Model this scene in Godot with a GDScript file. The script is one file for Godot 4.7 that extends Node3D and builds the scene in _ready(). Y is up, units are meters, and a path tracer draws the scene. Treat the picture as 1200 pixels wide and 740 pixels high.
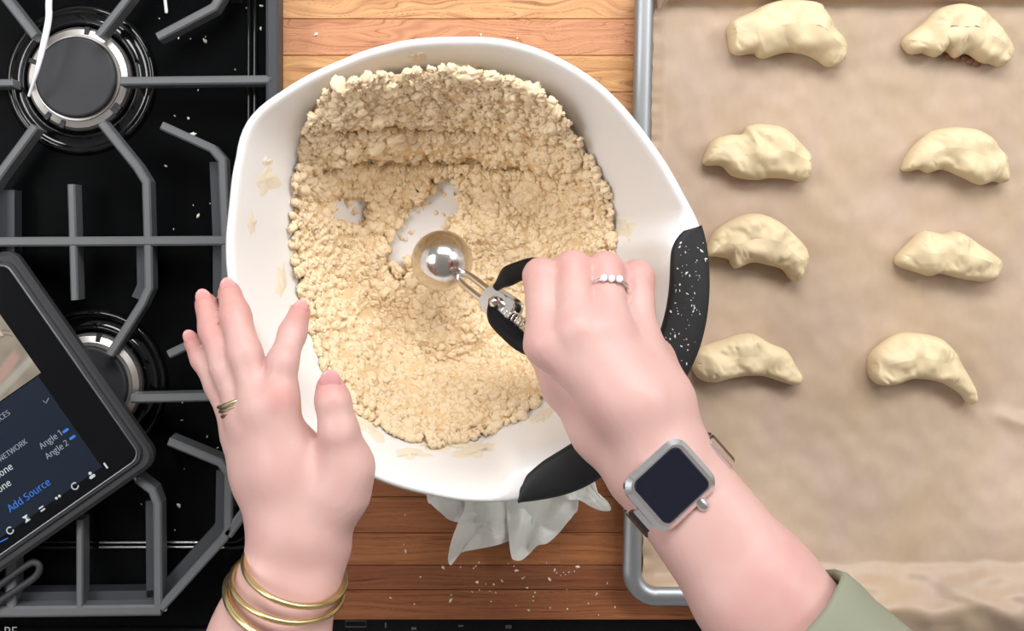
extends Node3D
# A baker's worktop seen from above.  x right, z towards the baker, y up; worktop surface at y = 0.
# P(px, py, h) is a drawing aid: the point at height h that the overhead lens sees at that pixel of the 1200x740 frame.

const F := 1575.0        # focal length in pixels
const CAMH := 0.9        # lens height over the worktop
const PX := 480.0        # foot of the lens axis in the frame
const PY := 280.0
const STOVE_Y := -0.004
const GRATE_Y := 0.030

var rng := RandomNumberGenerator.new()
var noise := FastNoiseLite.new()
var M := {}


class Geo:
	var v := PackedVector3Array()
	var uv := PackedVector2Array()
	var c := PackedColorArray()
	var idx := PackedInt32Array()

	func quad(a: Vector3, b: Vector3, cc: Vector3, d: Vector3) -> void:
		var n := v.size()
		v.append(a); v.append(b); v.append(cc); v.append(d)
		uv.append(Vector2(0, 0)); uv.append(Vector2(1, 0)); uv.append(Vector2(1, 1)); uv.append(Vector2(0, 1))
		idx.append_array(PackedInt32Array([n, n + 1, n + 2, n, n + 2, n + 3]))

	# f(u, v) with u, v in 0..1
	func grid(nu: int, nv: int, f: Callable, wu := false, wv := false, flip := false) -> void:
		var base := v.size()
		var cu := nu if wu else nu + 1
		var cv := nv if wv else nv + 1
		for j in cv:
			for i in cu:
				var a := float(i) / nu
				var b := float(j) / nv
				v.append(f.call(a, b))
				uv.append(Vector2(a, b))
		for j in nv:
			for i in nu:
				var i1 := (i + 1) % cu
				var j1 := (j + 1) % cv
				var a := base + j * cu + i
				var b := base + j * cu + i1
				var d := base + j1 * cu + i
				var e := base + j1 * cu + i1
				if flip:
					idx.append_array(PackedInt32Array([a, e, b, a, d, e]))
				else:
					idx.append_array(PackedInt32Array([a, b, e, a, e, d]))

	func tube(path: Array, radii: Array, n := 10, closed := false, squash := 1.0, nrm := Vector3.UP) -> void:
		var m := path.size()
		var rings := []
		var N := Vector3.ZERO
		for k in m:
			var p0: Vector3 = path[(k - 1 + m) % m] if closed else path[max(k - 1, 0)]
			var p1: Vector3 = path[(k + 1) % m] if closed else path[min(k + 1, m - 1)]
			var t := (p1 - p0).normalized()
			if k == 0:
				N = (nrm - t * nrm.dot(t)).normalized() if absf(nrm.dot(t)) < 0.99 else t.cross(Vector3.RIGHT).normalized()
			else:
				N = (N - t * N.dot(t)).normalized()
			var B := t.cross(N)
			var r: float = radii[k] if radii.size() > 1 else radii[0]
			rings.append([path[k], N * r * squash, B * r])
		if not closed:   # rounded ends
			for e in 2:
				var at: int = 0 if e == 0 else rings.size() - 1
				var R = rings[at]
				var r0: float = (R[2] as Vector3).length()
				var q: Vector3 = path[1] - path[0] if e == 0 else path[m - 2] - path[m - 1]
				var out := -q.normalized() * r0 * minf(1.0, squash)
				var near = [R[0] + out * 0.6, R[1] * 0.8, R[2] * 0.8]
				var far = [R[0] + out * 0.95, R[1] * 0.3, R[2] * 0.3]
				var tip = [R[0] + out, R[1] * 0.001, R[2] * 0.001]
				if e == 0:
					rings = [tip, far, near] + rings
				else:
					rings = rings + [near, far, tip]
		var cnt := rings.size()
		var f := func(u: float, w: float) -> Vector3:
			var R = rings[int(round(w * (cnt if closed else cnt - 1))) % cnt]
			return R[0] + R[1] * cos(u * TAU) + R[2] * sin(u * TAU)
		grid(n, cnt if closed else cnt - 1, f, true, closed, true)

	# profile of (radius, height); going up on the outside
	func lathe(prof: Array, center: Vector3, n := 48) -> void:
		var m := prof.size()
		var f := func(u: float, w: float) -> Vector3:
			var q: Vector2 = prof[int(round(w * (m - 1)))]
			return center + Vector3(q.x * cos(u * TAU), q.y, q.x * sin(u * TAU))
		grid(n, m - 1, f, true, false)

	# hard-edged lathe: every band keeps its own vertices
	func lathe_hard(prof: Array, center: Vector3, n := 48) -> void:
		for k in prof.size() - 1:
			lathe([prof[k], prof[k + 1]], center, n)

	# outline in x,z extruded from y0 to y1 with a chamfer; basis places it
	func slab(poly: PackedVector2Array, y0: float, y1: float, bev: float, xf := Transform3D.IDENTITY) -> void:
		var n := poly.size()
		var area := 0.0
		for i in n:
			area += poly[i].cross(poly[(i + 1) % n])
		var pts := poly.duplicate()
		if area < 0.0:
			pts.reverse()
		var inn := PackedVector2Array()
		for i in n:
			var e0 := (pts[i] - pts[(i - 1 + n) % n]).normalized()
			var e1 := (pts[(i + 1) % n] - pts[i]).normalized()
			var nn := Vector2(-e0.y, e0.x) + Vector2(-e1.y, e1.x)
			inn.append(pts[i] + nn.normalized() * bev / maxf(0.5, nn.length() * 0.5))
		var lv := [[inn, y0], [pts, y0 + bev], [pts, y1 - bev], [inn, y1]]
		for k in 3:
			for i in n:
				var i1 := (i + 1) % n
				var A: Vector2 = lv[k][0][i]
				var B: Vector2 = lv[k][0][i1]
				var C: Vector2 = lv[k + 1][0][i1]
				var D: Vector2 = lv[k + 1][0][i]
				quad(xf * Vector3(A.x, lv[k][1], A.y), xf * Vector3(D.x, lv[k + 1][1], D.y), xf * Vector3(C.x, lv[k + 1][1], C.y), xf * Vector3(B.x, lv[k][1], B.y))
		var tris := Geometry2D.triangulate_polygon(inn)
		for top in 2:
			var base := v.size()
			for q in inn:
				v.append(xf * Vector3(q.x, y1 if top == 1 else y0, q.y))
				uv.append(q)
			for t in range(0, tris.size(), 3):
				var a := inn[tris[t]]
				var s := (inn[tris[t + 1]] - a).cross(inn[tris[t + 2]] - a)
				# clockwise seen from the front
				if (s > 0.0) == (top == 1):
					idx.append_array(PackedInt32Array([base + tris[t], base + tris[t + 1], base + tris[t + 2]]))
				else:
					idx.append_array(PackedInt32Array([base + tris[t], base + tris[t + 2], base + tris[t + 1]]))

	func box(lo: Vector3, hi: Vector3, bev := 0.001) -> void:
		slab(PackedVector2Array([Vector2(lo.x, lo.z), Vector2(hi.x, lo.z), Vector2(hi.x, hi.z), Vector2(lo.x, hi.z)]), lo.y, hi.y, bev)

	# closed profile (across, up) carried along a level path, mitred; flat-shaded unless smooth
	func sweep(path: Array, prof: Array, closed := false, smooth := false) -> void:
		var m := path.size()
		var P2 := []
		for k in m:
			var a: Vector3 = path[(k - 1 + m) % m] if closed or k > 0 else path[k] * 2.0 - path[k + 1]
			var b: Vector3 = path[(k + 1) % m] if closed or k < m - 1 else path[k] * 2.0 - path[k - 1]
			var t0: Vector3 = (path[k] - a).normalized()
			var t1: Vector3 = (b - path[k]).normalized()
			var n0 := Vector3(-t0.z, 0, t0.x)
			var n1 := Vector3(-t1.z, 0, t1.x)
			var mit := (n0 + n1).normalized()
			P2.append([path[k], mit / maxf(0.4, mit.dot(n0))])
		var np := prof.size()
		if smooth:
			var f := func(u: float, w: float) -> Vector3:
				var R = P2[int(round(w * (m if closed else m - 1))) % m]
				var q: Vector2 = prof[int(round(u * np)) % np]
				return R[0] + R[1] * q.x + Vector3(0, q.y, 0)
			grid(np, m if closed else m - 1, f, true, closed, false)
			return
		for k in (m if closed else m - 1):
			var A = P2[k]
			var B = P2[(k + 1) % m]
			for i in np:
				var q: Vector2 = prof[i]
				var r: Vector2 = prof[(i + 1) % np]
				quad(A[0] + A[1] * q.x + Vector3(0, q.y, 0), A[0] + A[1] * r.x + Vector3(0, r.y, 0), B[0] + B[1] * r.x + Vector3(0, r.y, 0), B[0] + B[1] * q.x + Vector3(0, q.y, 0))
		if not closed:
			for e in 2:
				var A = P2[0] if e == 0 else P2[m - 1]
				var base := v.size()
				for q in prof:
					v.append(A[0] + A[1] * q.x + Vector3(0, q.y, 0))
					uv.append(q)
				for i in range(1, np - 1):
					if e == 0:
						idx.append_array(PackedInt32Array([base, base + i + 1, base + i]))
					else:
						idx.append_array(PackedInt32Array([base, base + i, base + i + 1]))

	func mesh() -> ArrayMesh:
		var nr := PackedVector3Array()
		nr.resize(v.size())
		for t in range(0, idx.size(), 3):
			var i0 := idx[t]
			var i1 := idx[t + 1]
			var i2 := idx[t + 2]
			var n := (v[i2] - v[i0]).cross(v[i1] - v[i0])
			nr[i0] += n
			nr[i1] += n
			nr[i2] += n
		for i in nr.size():
			nr[i] = nr[i].normalized() if nr[i].length_squared() > 1e-24 else Vector3.UP
		var a := []
		a.resize(Mesh.ARRAY_MAX)
		a[Mesh.ARRAY_VERTEX] = v
		a[Mesh.ARRAY_NORMAL] = nr
		if uv.size() == v.size():
			a[Mesh.ARRAY_TEX_UV] = uv
		if c.size() == v.size():
			a[Mesh.ARRAY_COLOR] = c
		a[Mesh.ARRAY_INDEX] = idx
		var am := ArrayMesh.new()
		am.add_surface_from_arrays(Mesh.PRIMITIVE_TRIANGLES, a)
		return am


# ---------------------------------------------------------------- helpers
func P(px: float, py: float, h: float) -> Vector3:
	return Vector3((px - PX) / F * (CAMH - h), h, (py - PY) / F * (CAMH - h))


func Q(px: float, py: float, h: float) -> Vector2:
	var p := P(px, py, h)
	return Vector2(p.x, p.z)


func srgb(r: float, g: float, b: float) -> Color:
	return Color(r / 255.0, g / 255.0, b / 255.0)


func mat(called: String, col: Color, rough := 0.6, metal := 0.0) -> StandardMaterial3D:
	var m := StandardMaterial3D.new()
	m.resource_name = called
	m.albedo_color = col
	m.roughness = rough
	m.metallic = metal
	M[called] = m
	return m


func thing(called: String, label: String, category: String, at := Vector3.ZERO, group := "") -> Node3D:
	var o := Node3D.new()
	o.name = called
	add_child(o, true)
	o.position = at
	tag(o, label, category, group)
	return o


func tag(o: Node, label: String, category: String, group := "") -> void:
	o.set_meta("label", label)
	o.set_meta("category", category)
	if group != "":
		o.set_meta("group", group)


# geometry is given in world place; under a thing the child undoes the thing's own place
func obj(called: String, g, material: Material, parent: Node3D = null, local := false) -> MeshInstance3D:
	var o := MeshInstance3D.new()
	o.name = called
	o.mesh = g.mesh() if g is Geo else g
	o.material_override = material
	if parent == null:
		add_child(o, true)
	else:
		parent.add_child(o, true)
		if not local:
			var net := Transform3D.IDENTITY
			var n: Node = parent
			while n is Node3D and n != self:
				net = (n as Node3D).transform * net
				n = n.get_parent()
			o.transform = net.affine_inverse()
	return o


# a mesh that is a whole thing: its geometry is moved so that the node stands at its base
func single(called: String, g: Geo, material: Material, label: String, category: String, at: Vector3, group := "") -> MeshInstance3D:
	for i in g.v.size():
		g.v[i] -= at
	var o := obj(called, g, material)
	o.position = at
	tag(o, label, category, group)
	return o


func struct(called: String, g: Geo, material: Material, parent: Node3D = null) -> MeshInstance3D:
	var o := obj(called, g, material, parent)
	o.set_meta("kind", "structure")
	return o


func smooth_closed(pts: PackedVector2Array, n: int) -> PackedVector2Array:
	var m := pts.size()
	var out := PackedVector2Array()
	for k in n:
		var t := float(k) / n * m
		var i := int(t)
		var f := t - i
		out.append(pts[i % m].cubic_interpolate(pts[(i + 1) % m], pts[(i - 1 + m) % m], pts[(i + 2) % m], f))
	return out


func smooth_open(pts: Array, n: int) -> Array:
	var m := pts.size()
	var out := []
	for k in n + 1:
		var t := float(k) / n * (m - 1)
		var i: int = min(int(t), m - 2)
		var f := t - i
		var a = pts[i]
		var b = pts[i + 1]
		var pre = pts[i - 1] if i > 0 else a * 2.0 - b
		var post = pts[i + 2] if i < m - 2 else b * 2.0 - a
		out.append(a.cubic_interpolate(b, pre, post, f))
	return out


func round_rect(lo: Vector2, hi: Vector2, r: float, seg := 5) -> PackedVector2Array:
	var out := PackedVector2Array()
	var cs := [Vector2(hi.x - r, hi.y - r), Vector2(lo.x + r, hi.y - r), Vector2(lo.x + r, lo.y + r), Vector2(hi.x - r, lo.y + r)]
	for k in 4:
		for s in seg + 1:
			var a := PI / 2 * (k + float(s) / seg)
			out.append(cs[k] + Vector2(cos(a), sin(a)) * r)
	return out


func tbl(table: Array, x: float) -> float:   # piecewise smooth look-up of [x, y] pairs
	for k in table.size() - 1:
		if x <= table[k + 1][0]:
			var t: float = clampf((x - table[k][0]) / (table[k + 1][0] - table[k][0]), 0, 1)
			var y0: float = table[k][1]
			var y1: float = table[k + 1][1]
			var yp: float = table[k - 1][1] if k > 0 else y0
			var yn: float = table[k + 2][1] if k + 2 < table.size() else y1
			return cubic_interpolate(y0, y1, yp, yn, t)
	return table[table.size() - 1][1]


func px_poly(a: Array) -> PackedVector2Array:
	var out := PackedVector2Array()
	for i in range(0, a.size(), 2):
		out.append(Vector2(a[i], a[i + 1]))
	return out


func lay_text(words: String, height: float, at: Vector3, turn: float, material: Material, parent: Node3D, called := "lettering", local := false, right := false) -> void:
	var t := TextMesh.new()
	var f := SystemFont.new()
	f.font_names = PackedStringArray(["Droid Sans"])
	t.font = f
	t.text = words
	t.font_size = 32
	t.pixel_size = height / 32.0
	t.depth = 0.0003
	t.curve_step = 1.5
	t.horizontal_alignment = HORIZONTAL_ALIGNMENT_RIGHT if right else HORIZONTAL_ALIGNMENT_LEFT
	var o := obj(called, t, material, parent, local)
	o.transform = o.transform * Transform3D(Basis(Vector3.UP, turn) * Basis(Vector3.RIGHT, -PI / 2), at)


# ---------------------------------------------------------------- room, camera, light
func _ready() -> void:
	rng.seed = 20240
	noise.seed = 7
	noise.frequency = 1.0
	noise.fractal_type = FastNoiseLite.FRACTAL_NONE

	var cam := Camera3D.new()
	cam.name = "camera"
	add_child(cam)
	cam.projection = Camera3D.PROJECTION_FRUSTUM
	cam.near = 0.05
	cam.far = 20.0
	cam.size = 2.0 * 370.0 / F * cam.near
	cam.frustum_offset = Vector2(600.0 - PX, -(370.0 - PY)) / F * cam.near
	cam.position = Vector3(0, CAMH, 0)
	cam.rotation_degrees = Vector3(-90, 0, 0)
	cam.current = true

	var we := WorldEnvironment.new()
	we.name = "environment"
	var env := Environment.new()
	env.background_mode = Environment.BG_COLOR
	env.background_color = Color(0.5, 0.5, 0.5)
	env.tonemap_mode = Environment.TONE_MAPPER_LINEAR
	env.tonemap_exposure = 1.0
	env.sdfgi_enabled = true
	env.ssao_enabled = true
	env.ssil_enabled = true
	we.environment = env
	add_child(we)

	room_light("added_fill_light", "wide white ceiling light panel over the far side of the kitchen", Vector3(0.25, 1.52, -1.25), Vector2(1.3, 0.7), 4.1)
	room_light("added_fill_light", "square white ceiling panel added as fill light on the stove side of the kitchen", Vector3(-1.25, 1.52, -0.2), Vector2(0.8, 0.8), 1.9)  # added fill lamp, brightens the bowl wall that faces the stove

	room_light("added_fill_light", "square white ceiling panel added as fill light on the tray side of the kitchen", Vector3(1.45, 1.52, -0.75), Vector2(0.8, 0.8), 1.9)  # added fill lamp, lifts the front flap of the parchment

	materials()
	room()
	worktop()
	stove()
	baking_tray()
	parchment()
	pastries()
	wax_paper()
	bowl()
	crumbs()
	tablet()
	scoop()
	person()
	cords()
	dishwasher()
	flour()


func room_light(called: String, label: String, at: Vector3, size: Vector2, energy: float) -> void:
	var t := thing(called, label, "ceiling light", at)
	var g := Geo.new()
	g.box(Vector3(-size.x / 2 - 0.03, 0, -size.y / 2 - 0.03), Vector3(size.x / 2 + 0.03, 0.03, size.y / 2 + 0.03), 0.004)
	obj("frame", g, mat("lamp_frame", srgb(230, 230, 230), 0.5), t, true)
	var d := Geo.new()
	d.box(Vector3(-size.x / 2, -0.004, -size.y / 2), Vector3(size.x / 2, 0.002, size.y / 2), 0.001)
	var gm := mat("lamp_glow", Color(1, 1, 1), 0.5)
	gm.emission_enabled = true
	gm.emission = Color(1, 0.98, 0.95)
	gm.emission_energy_multiplier = 1.0
	obj("light_diffuser", d, gm, t, true)
	var l := AreaLight3D.new()
	l.name = "area_light"
	l.area_size = size
	l.light_energy = energy
	l.light_color = Color(0.985, 0.99, 1.0)
	l.area_range = 12.0
	l.shadow_enabled = true
	t.add_child(l)
	l.position = Vector3(0, -0.012, 0)
	l.rotation_degrees = Vector3(-90, 0, 0)


func materials() -> void:
	mat("enamel", srgb(9, 10, 11), 0.2).metallic_specular = 0.16
	mat("enamel_gloss", srgb(9, 10, 11), 0.07)
	mat("cast_iron", srgb(50, 52, 56), 0.5)
	mat("worn_iron", srgb(94, 96, 98), 0.5)
	mat("burner_cap", srgb(38, 37, 41), 0.6)
	mat("burner_ring", srgb(205, 200, 195), 0.34, 0.9)
	mat("black_plastic", srgb(15, 15, 17), 0.5).metallic_specular = 0.3
	mat("case_rubber", srgb(40, 40, 43), 0.6)
	mat("glass_black", srgb(12, 13, 16), 0.12).metallic_specular = 0.3
	mat("aluminium", srgb(158, 161, 163), 0.42, 0.85)
	mat("steel", srgb(215, 212, 208), 0.16, 1.0)
	mat("gold", srgb(222, 200, 146), 0.26, 1.0)
	mat("pale_gold", srgb(224, 210, 176), 0.25, 1.0)
	mat("silver", srgb(225, 225, 228), 0.2, 1.0)
	mat("white_plastic", srgb(238, 238, 240), 0.3)
	mat("bowl_white", srgb(240, 238, 236), 0.28)
	mat("grip_rubber", srgb(23, 23, 26), 0.62)
	mat("dough", srgb(219, 199, 161), 0.62)
	mat("crumb", srgb(244, 221, 184), 0.75)
	mat("crumb_base", srgb(232, 203, 158), 0.8)
	mat("wax", srgb(250, 253, 246), 0.35)
	mat("wall_paint", srgb(214, 213, 212), 0.8)
	mat("ceiling_paint", srgb(240, 240, 238), 0.8)
	mat("floor_tile", srgb(120, 112, 104), 0.5)
	mat("sleeve", srgb(138, 140, 120), 0.9)
	mat("white_print", srgb(225, 225, 225), 0.5)
	mat("flour", srgb(240, 235, 222), 0.85)
	var sk := mat("skin", Color(1, 1, 1), 0.48)
	sk.vertex_color_use_as_albedo = true
	sk.subsurf_scatter_enabled = true
	sk.subsurf_scatter_strength = 0.06
	mat("nail", srgb(222, 160, 156), 0.3)


func room() -> void:
	var x0 := -1.9
	var x1 := 2.1
	var z0 := -2.3
	var z1 := 1.9
	var y0 := -0.92
	var y1 := 1.55
	var w := 0.12
	for d in [["floor", Vector3(x0 - w, y0 - w, z0 - w), Vector3(x1 + w, y0, z1 + w), "floor_tile"], ["ceiling", Vector3(x0 - w, y1, z0 - w), Vector3(x1 + w, y1 + w, z1 + w), "ceiling_paint"],
			["wall_left", Vector3(x0 - w, y0, z0), Vector3(x0, y1, z1), "wall_paint"], ["wall_right", Vector3(x1, y0, z0), Vector3(x1 + w, y1, z1), "wall_paint"],
			["wall_back", Vector3(x0 - w, y0, z0 - w), Vector3(x1 + w, y1, z0), "wall_paint"], ["wall_front", Vector3(x0 - w, y0, z1), Vector3(x1 + w, y1, z1 + w), "wall_paint"]]:
		var g := Geo.new()
		g.box(d[1], d[2], 0.001)
		struct(d[0], g, M[d[3]])


# ---------------------------------------------------------------- worktop of wooden staves
func wood_texture(sd: int, knots: Array, wave := 0.55) -> ImageTexture:
	var W := 640
	var H := 64
	var img := Image.create(W, H, true, Image.FORMAT_RGB8)
	var n1 := FastNoiseLite.new()
	n1.seed = sd
	n1.frequency = 1.0
	n1.fractal_octaves = 3
	for y in H:
		for x in W:
			var u := float(x) / W * 8.0
			var w := float(y) / H
			var bend := n1.get_noise_2d(u * 0.45 + sd * 7.1, w * 0.7) * wave
			for k in knots:
				var dx: float = (float(x) / W - k[0]) * 9.0
				var dy: float = w - k[1]
				bend += 0.5 * dy * exp(-(dx * dx + dy * dy * 9.0) * 2.2)
			var fine := n1.get_noise_2d(u * 2.6, w * 46.0 + bend * 22.0)
			var band := n1.get_noise_2d(u * 0.35 + 40.0, (w + bend) * 7.0)
			var line := n1.get_noise_2d(u * 0.25 + 90.0, (w + bend) * 5.0)
			var dark := smoothstep(0.86, 1.0, 1.0 - absf(line) * 1.6) * (0.55 + 0.45 * n1.get_noise_1d(u * 2.0 + 300.0))
			var k0 := 1.0 + 0.08 * fine + 0.16 * band - 0.42 * clampf(dark, 0, 1)
			for k in knots:
				var dx: float = (float(x) / W - k[0]) * 60.0
				var dy: float = (w - k[1]) * 5.0
				k0 -= 0.5 * exp(-(dx * dx + dy * dy) * 1.2)
			k0 = clampf(k0, 0.25, 1.2)
			img.set_pixel(x, y, Color(minf(1, 0.87 * pow(k0, 0.75)), minf(1, 0.86 * k0), minf(1, 0.85 * pow(k0, 1.2))))
	img.generate_mipmaps()
	return ImageTexture.create_from_image(img)


func worktop() -> void:
	var x0 := P(328.5, 300, 0).x
	var x1 := P(1720, 300, 0).x
	var t := thing("butcher_block_worktop", "brown butcher block worktop of glued wooden staves beside the black stove", "worktop", Vector3((x0 + x1) / 2, -0.04, 0.0))
	var tex := []
	for k in 5:
		tex.append(wood_texture(11 + k * 5, [[0.16, 0.5]] if k == 1 else ([[0.20, 0.3], [0.31, 0.7]] if k == 3 else ([[0.47, 0.55]] if k == 4 else []))))
	for k in 2:
		tex.append(wood_texture(71 + k * 5, [], 0.16))
	var core := Geo.new()
	core.box(Vector3(x0 + 0.0005, -0.04, P(0, -340, 0).z), Vector3(x1 - 0.0005, -0.012, P(0, 726.5, 0).z), 0.0005)
	obj("substrate", core, mat("wood_core", srgb(70, 42, 26), 0.7), t)
	var bounds := [-340, -296, -252, -208, -164, -118, -70, -22, 22, 65, 108, 150, 192, 235, 278, 320, 363, 405, 447, 490, 535, 583, 625, 663, 692, 727]
	var tones := [srgb(222, 166, 116), srgb(214, 150, 104), srgb(226, 170, 112), srgb(204, 142, 98), srgb(212, 150, 102)]
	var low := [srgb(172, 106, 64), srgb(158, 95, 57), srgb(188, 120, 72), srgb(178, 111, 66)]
	for k in bounds.size() - 1:
		var z0 := P(0, bounds[k], 0).z + 0.00018
		var z1 := P(0, bounds[k + 1], 0).z - 0.00018
		var ends := [x0]
		var e := P(800 + rng.randf_range(0, 300), 0, 0).x
		while e < x1 - 0.12:
			ends.append(e)
			e += rng.randf_range(0.22, 0.4)
		ends.append(x1)
		for s in ends.size() - 1:
			var m := StandardMaterial3D.new()
			m.resource_name = "stave_wood"
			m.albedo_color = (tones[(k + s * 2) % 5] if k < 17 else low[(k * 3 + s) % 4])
			if k == 7: m.albedo_color = srgb(230, 172, 116)
			if k == 8: m.albedo_color = srgb(220, 155, 110)
			if k == 9: m.albedo_color = srgb(226, 170, 110)
			m.albedo_texture = (tex[(k * 2 + s) % 5] if k != 9 else tex[3]) if k < 17 else tex[5 + k % 2]
			m.roughness = 0.5
			var g := Geo.new()
			g.box(Vector3(ends[s] + 0.0001, -0.014, z0), Vector3(ends[s + 1] - 0.0001, 0.0 - rng.randf() * 0.00012, z1), 0.0004)
			var sh := rng.randf()
			for i in g.v.size():   # grain runs along x
				g.uv[i] = Vector2((g.v[i].x - ends[s]) / 0.55 + (sh if k != 9 else 0.0), (g.v[i].z - z0) / (z1 - z0) * 0.94 + 0.03)
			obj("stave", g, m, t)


# ---------------------------------------------------------------- stove
func bar(t: Node3D, pts: Array, ridge := 9.0, web := 0.0, span := Vector2i(0, 0), deep := 0.018, called := "bar", top := GRATE_Y) -> void:
	var path := []
	for q in pts:
		path.append(Vector3(P(q.x, q.y, top).x, 0, P(q.x, q.y, top).z))
	var s := (CAMH - top) / F
	var w := ridge * s / 2
	var prof := [Vector2(-w, top - 0.0012), Vector2(-w * 0.6, top), Vector2(w * 0.6, top), Vector2(w, top - 0.0012), Vector2(w * 1.05, top - deep), Vector2(-w * 1.05, top - deep)]
	var g := Geo.new()
	g.sweep(path, prof)
	var o := obj(called, g, M.cast_iron if called == "frame_bar" else M.worn_iron, t)
	if web == 0.0:
		return
	# a deep web below the bar, set to the burner's side
	var low := top - 0.013
	var a := w if web > 0 else -w + web * s
	var b := w + web * s if web > 0 else -w
	g = Geo.new()
	g.sweep(path.slice(span.x, span.y), [Vector2(a, low - 0.001), Vector2(a, low), Vector2(b, low), Vector2(b, low - 0.001), Vector2(b, STOVE_Y + 0.004), Vector2(a, STOVE_Y + 0.004)])
	obj("web", g, M.cast_iron, o)


func stove() -> void:
	var xr := P(327, 0, 0).x
	var t := thing("stove", "black enamelled gas stove with a glossy top beside the wooden worktop", "stove", Vector3(-0.35, -0.92, 0))
	var zf := P(0, 738, STOVE_Y).z
	var g := Geo.new()
	g.box(Vector3(-0.75, -0.045, -0.36), Vector3(xr, STOVE_Y, zf), 0.003)
	obj("cooktop", g, M.enamel, t)
	g = Geo.new()
	g.box(Vector3(-0.75, -0.918, -0.35), Vector3(xr, -0.0455, zf - 0.01), 0.003)
	obj("oven_body", g, M.black_plastic, t)
	g = Geo.new()
	g.box(Vector3(-0.75, -0.11, zf + 0.0005), Vector3(xr, -0.006, zf + 0.03), 0.003)
	obj("control_panel", g, M.black_plastic, t)
	# raised rounded lip round the burner basin, and the low ridge inside it
	for ring in [[-150.0, 292.0, -30.0, 635.0, 0.0016], [-156.0, 299.0, -40.0, 641.0, 0.0019]]:
		var rr := round_rect(Q(ring[0], ring[2], STOVE_Y), Q(ring[1], ring[3], STOVE_Y), 0.012)
		var path := []
		for q in rr:
			path.append(Vector3(q.x, STOVE_Y, q.y))
		g = Geo.new()
		g.tube(path, [ring[4]], 12, true)
		obj("basin_lip", g, M.enamel_gloss, t)
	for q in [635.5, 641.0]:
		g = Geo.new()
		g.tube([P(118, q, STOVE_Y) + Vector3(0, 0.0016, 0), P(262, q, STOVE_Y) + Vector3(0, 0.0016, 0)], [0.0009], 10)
		obj("lip_highlight_strip", g, M.silver, t)  # bright strips added in place of highlights along the basin lip
	lay_text("RE", 0.0085, P(21, 741, STOVE_Y) + Vector3(0, 0.0004, 0), 0, M.white_print, t, "lettering", false, true)
	# burners
	for b in [[96.0, 94.0, "burner with a large dark cap, wholly in view below the white cord"], [109.0, 450.0, "burner half covered by the tablet"]]:
		var c := P(b[0], b[1], STOVE_Y)
		var s := (CAMH - 0.008) / F
		var u := thing("burner", "gas " + b[2], "burner", c, "gas burners")
		g = Geo.new()
		g.lathe([Vector2(64 * s, 0.0002), Vector2(66 * s, 0.0042), Vector2(69 * s, 0.0042), Vector2(71 * s, 0.0016), Vector2(79 * s, 0.0013), Vector2(81 * s, 0.0034), Vector2(84 * s, 0.004), Vector2(87 * s, 0.0032), Vector2(90 * s, 0.0002)].map(func(q): return q), c, 72)
		for k in range(0, g.idx.size(), 3):
			var sw := g.idx[k + 1]
			g.idx[k + 1] = g.idx[k + 2]
			g.idx[k + 2] = sw
		obj("drip_ring", g, M.enamel_gloss, u)
		g = Geo.new()
		g.lathe_hard([Vector2(0.001, 0.0005), Vector2(61 * s, 0.0005), Vector2(61 * s, 0.007), Vector2(58 * s, 0.0095), Vector2(51 * s, 0.011), Vector2(50 * s, 0.0125), Vector2(40 * s, 0.0125), Vector2(0.001, 0.0125)], c, 64)
		var ring_o := obj("flame_ring", g, M.burner_ring, u)
		for a in [0.62, 0.72, 1.9, 2.25, 3.5, 4.9]:   # notches in the ring
			g = Geo.new()
			var d := Vector3(cos(a), 0, sin(a))
			var xf := Transform3D(Basis(d, Vector3.UP, Vector3(-d.z, 0, d.x)), c + Vector3(0, 0.0098, 0))
			g.slab(PackedVector2Array([Vector2(52 * s, -0.0016), Vector2(61.4 * s, -0.0016), Vector2(61.4 * s, 0.0016), Vector2(52 * s, 0.0016)]), -0.004, 0.0013, 0.0002, xf)
			obj("notch", g, M.burner_cap, ring_o)
		g = Geo.new()
		g.lathe([Vector2(0.0001, 0.0127), Vector2(45 * s, 0.0127), Vector2(47.5 * s, 0.0137), Vector2(47.5 * s, 0.0165), Vector2(46 * s, 0.0178), Vector2(43 * s, 0.0182), Vector2(42 * s, 0.0178), Vector2(30 * s, 0.0183), Vector2(0.0001, 0.0185)], c, 64)
		obj("burner_cap", g, M.burner_cap, u)
	# cast-iron grate
	var gr := thing("stove_grate", "dark cast iron grate spanning both gas burners of the stove", "grate", Vector3(P(120, 300, 0).x, STOVE_Y, P(120, 300, 0).z))
	var v := func(a: Array) -> Array:
		var o := []
		for i in range(0, a.size(), 2):
			o.append(Vector2(a[i], a[i + 1]))
		return o
	bar(gr, v.call([40, 42, -2, -12, -30, -48]), 10)
	bar(gr, v.call([114, 42, 152, -6, 172, -40]), 9)
	bar(gr, v.call([184, 43, 250, 8, 259, -6, 259, -60]), 10, 13, Vector2i(2, 4))
	bar(gr, v.call([141, 95, 318, 93]), 10)
	bar(gr, v.call([15, 97, -60, 98]), 9)
	bar(gr, v.call([40, 148, 0, 202, -13, 222, -13, 283, -13, 345, 10, 385]), 10, -18, Vector2i(2, 5))
	bar(gr, v.call([118, 144, 160, 196, 171, 214, 173, 282, 174, 338, 166, 356, 128, 416]), 10, 13, Vector2i(3, 6))
	bar(gr, v.call([189, 147, 248, 174, 260, 188, 264, 282, 264, 372, 252, 390, 197, 416]), 10, 13, Vector2i(2, 5))
	bar(gr, v.call([83, 216, 85, 282, 87, 352]), 9)
	bar(gr, v.call([-60, 284, 318, 282]), 11, 0.0, Vector2i(0, 0), 0.017, "bar", GRATE_Y + 0.0007)
	bar(gr, v.call([153, 468, 318, 464]), 10)
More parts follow.
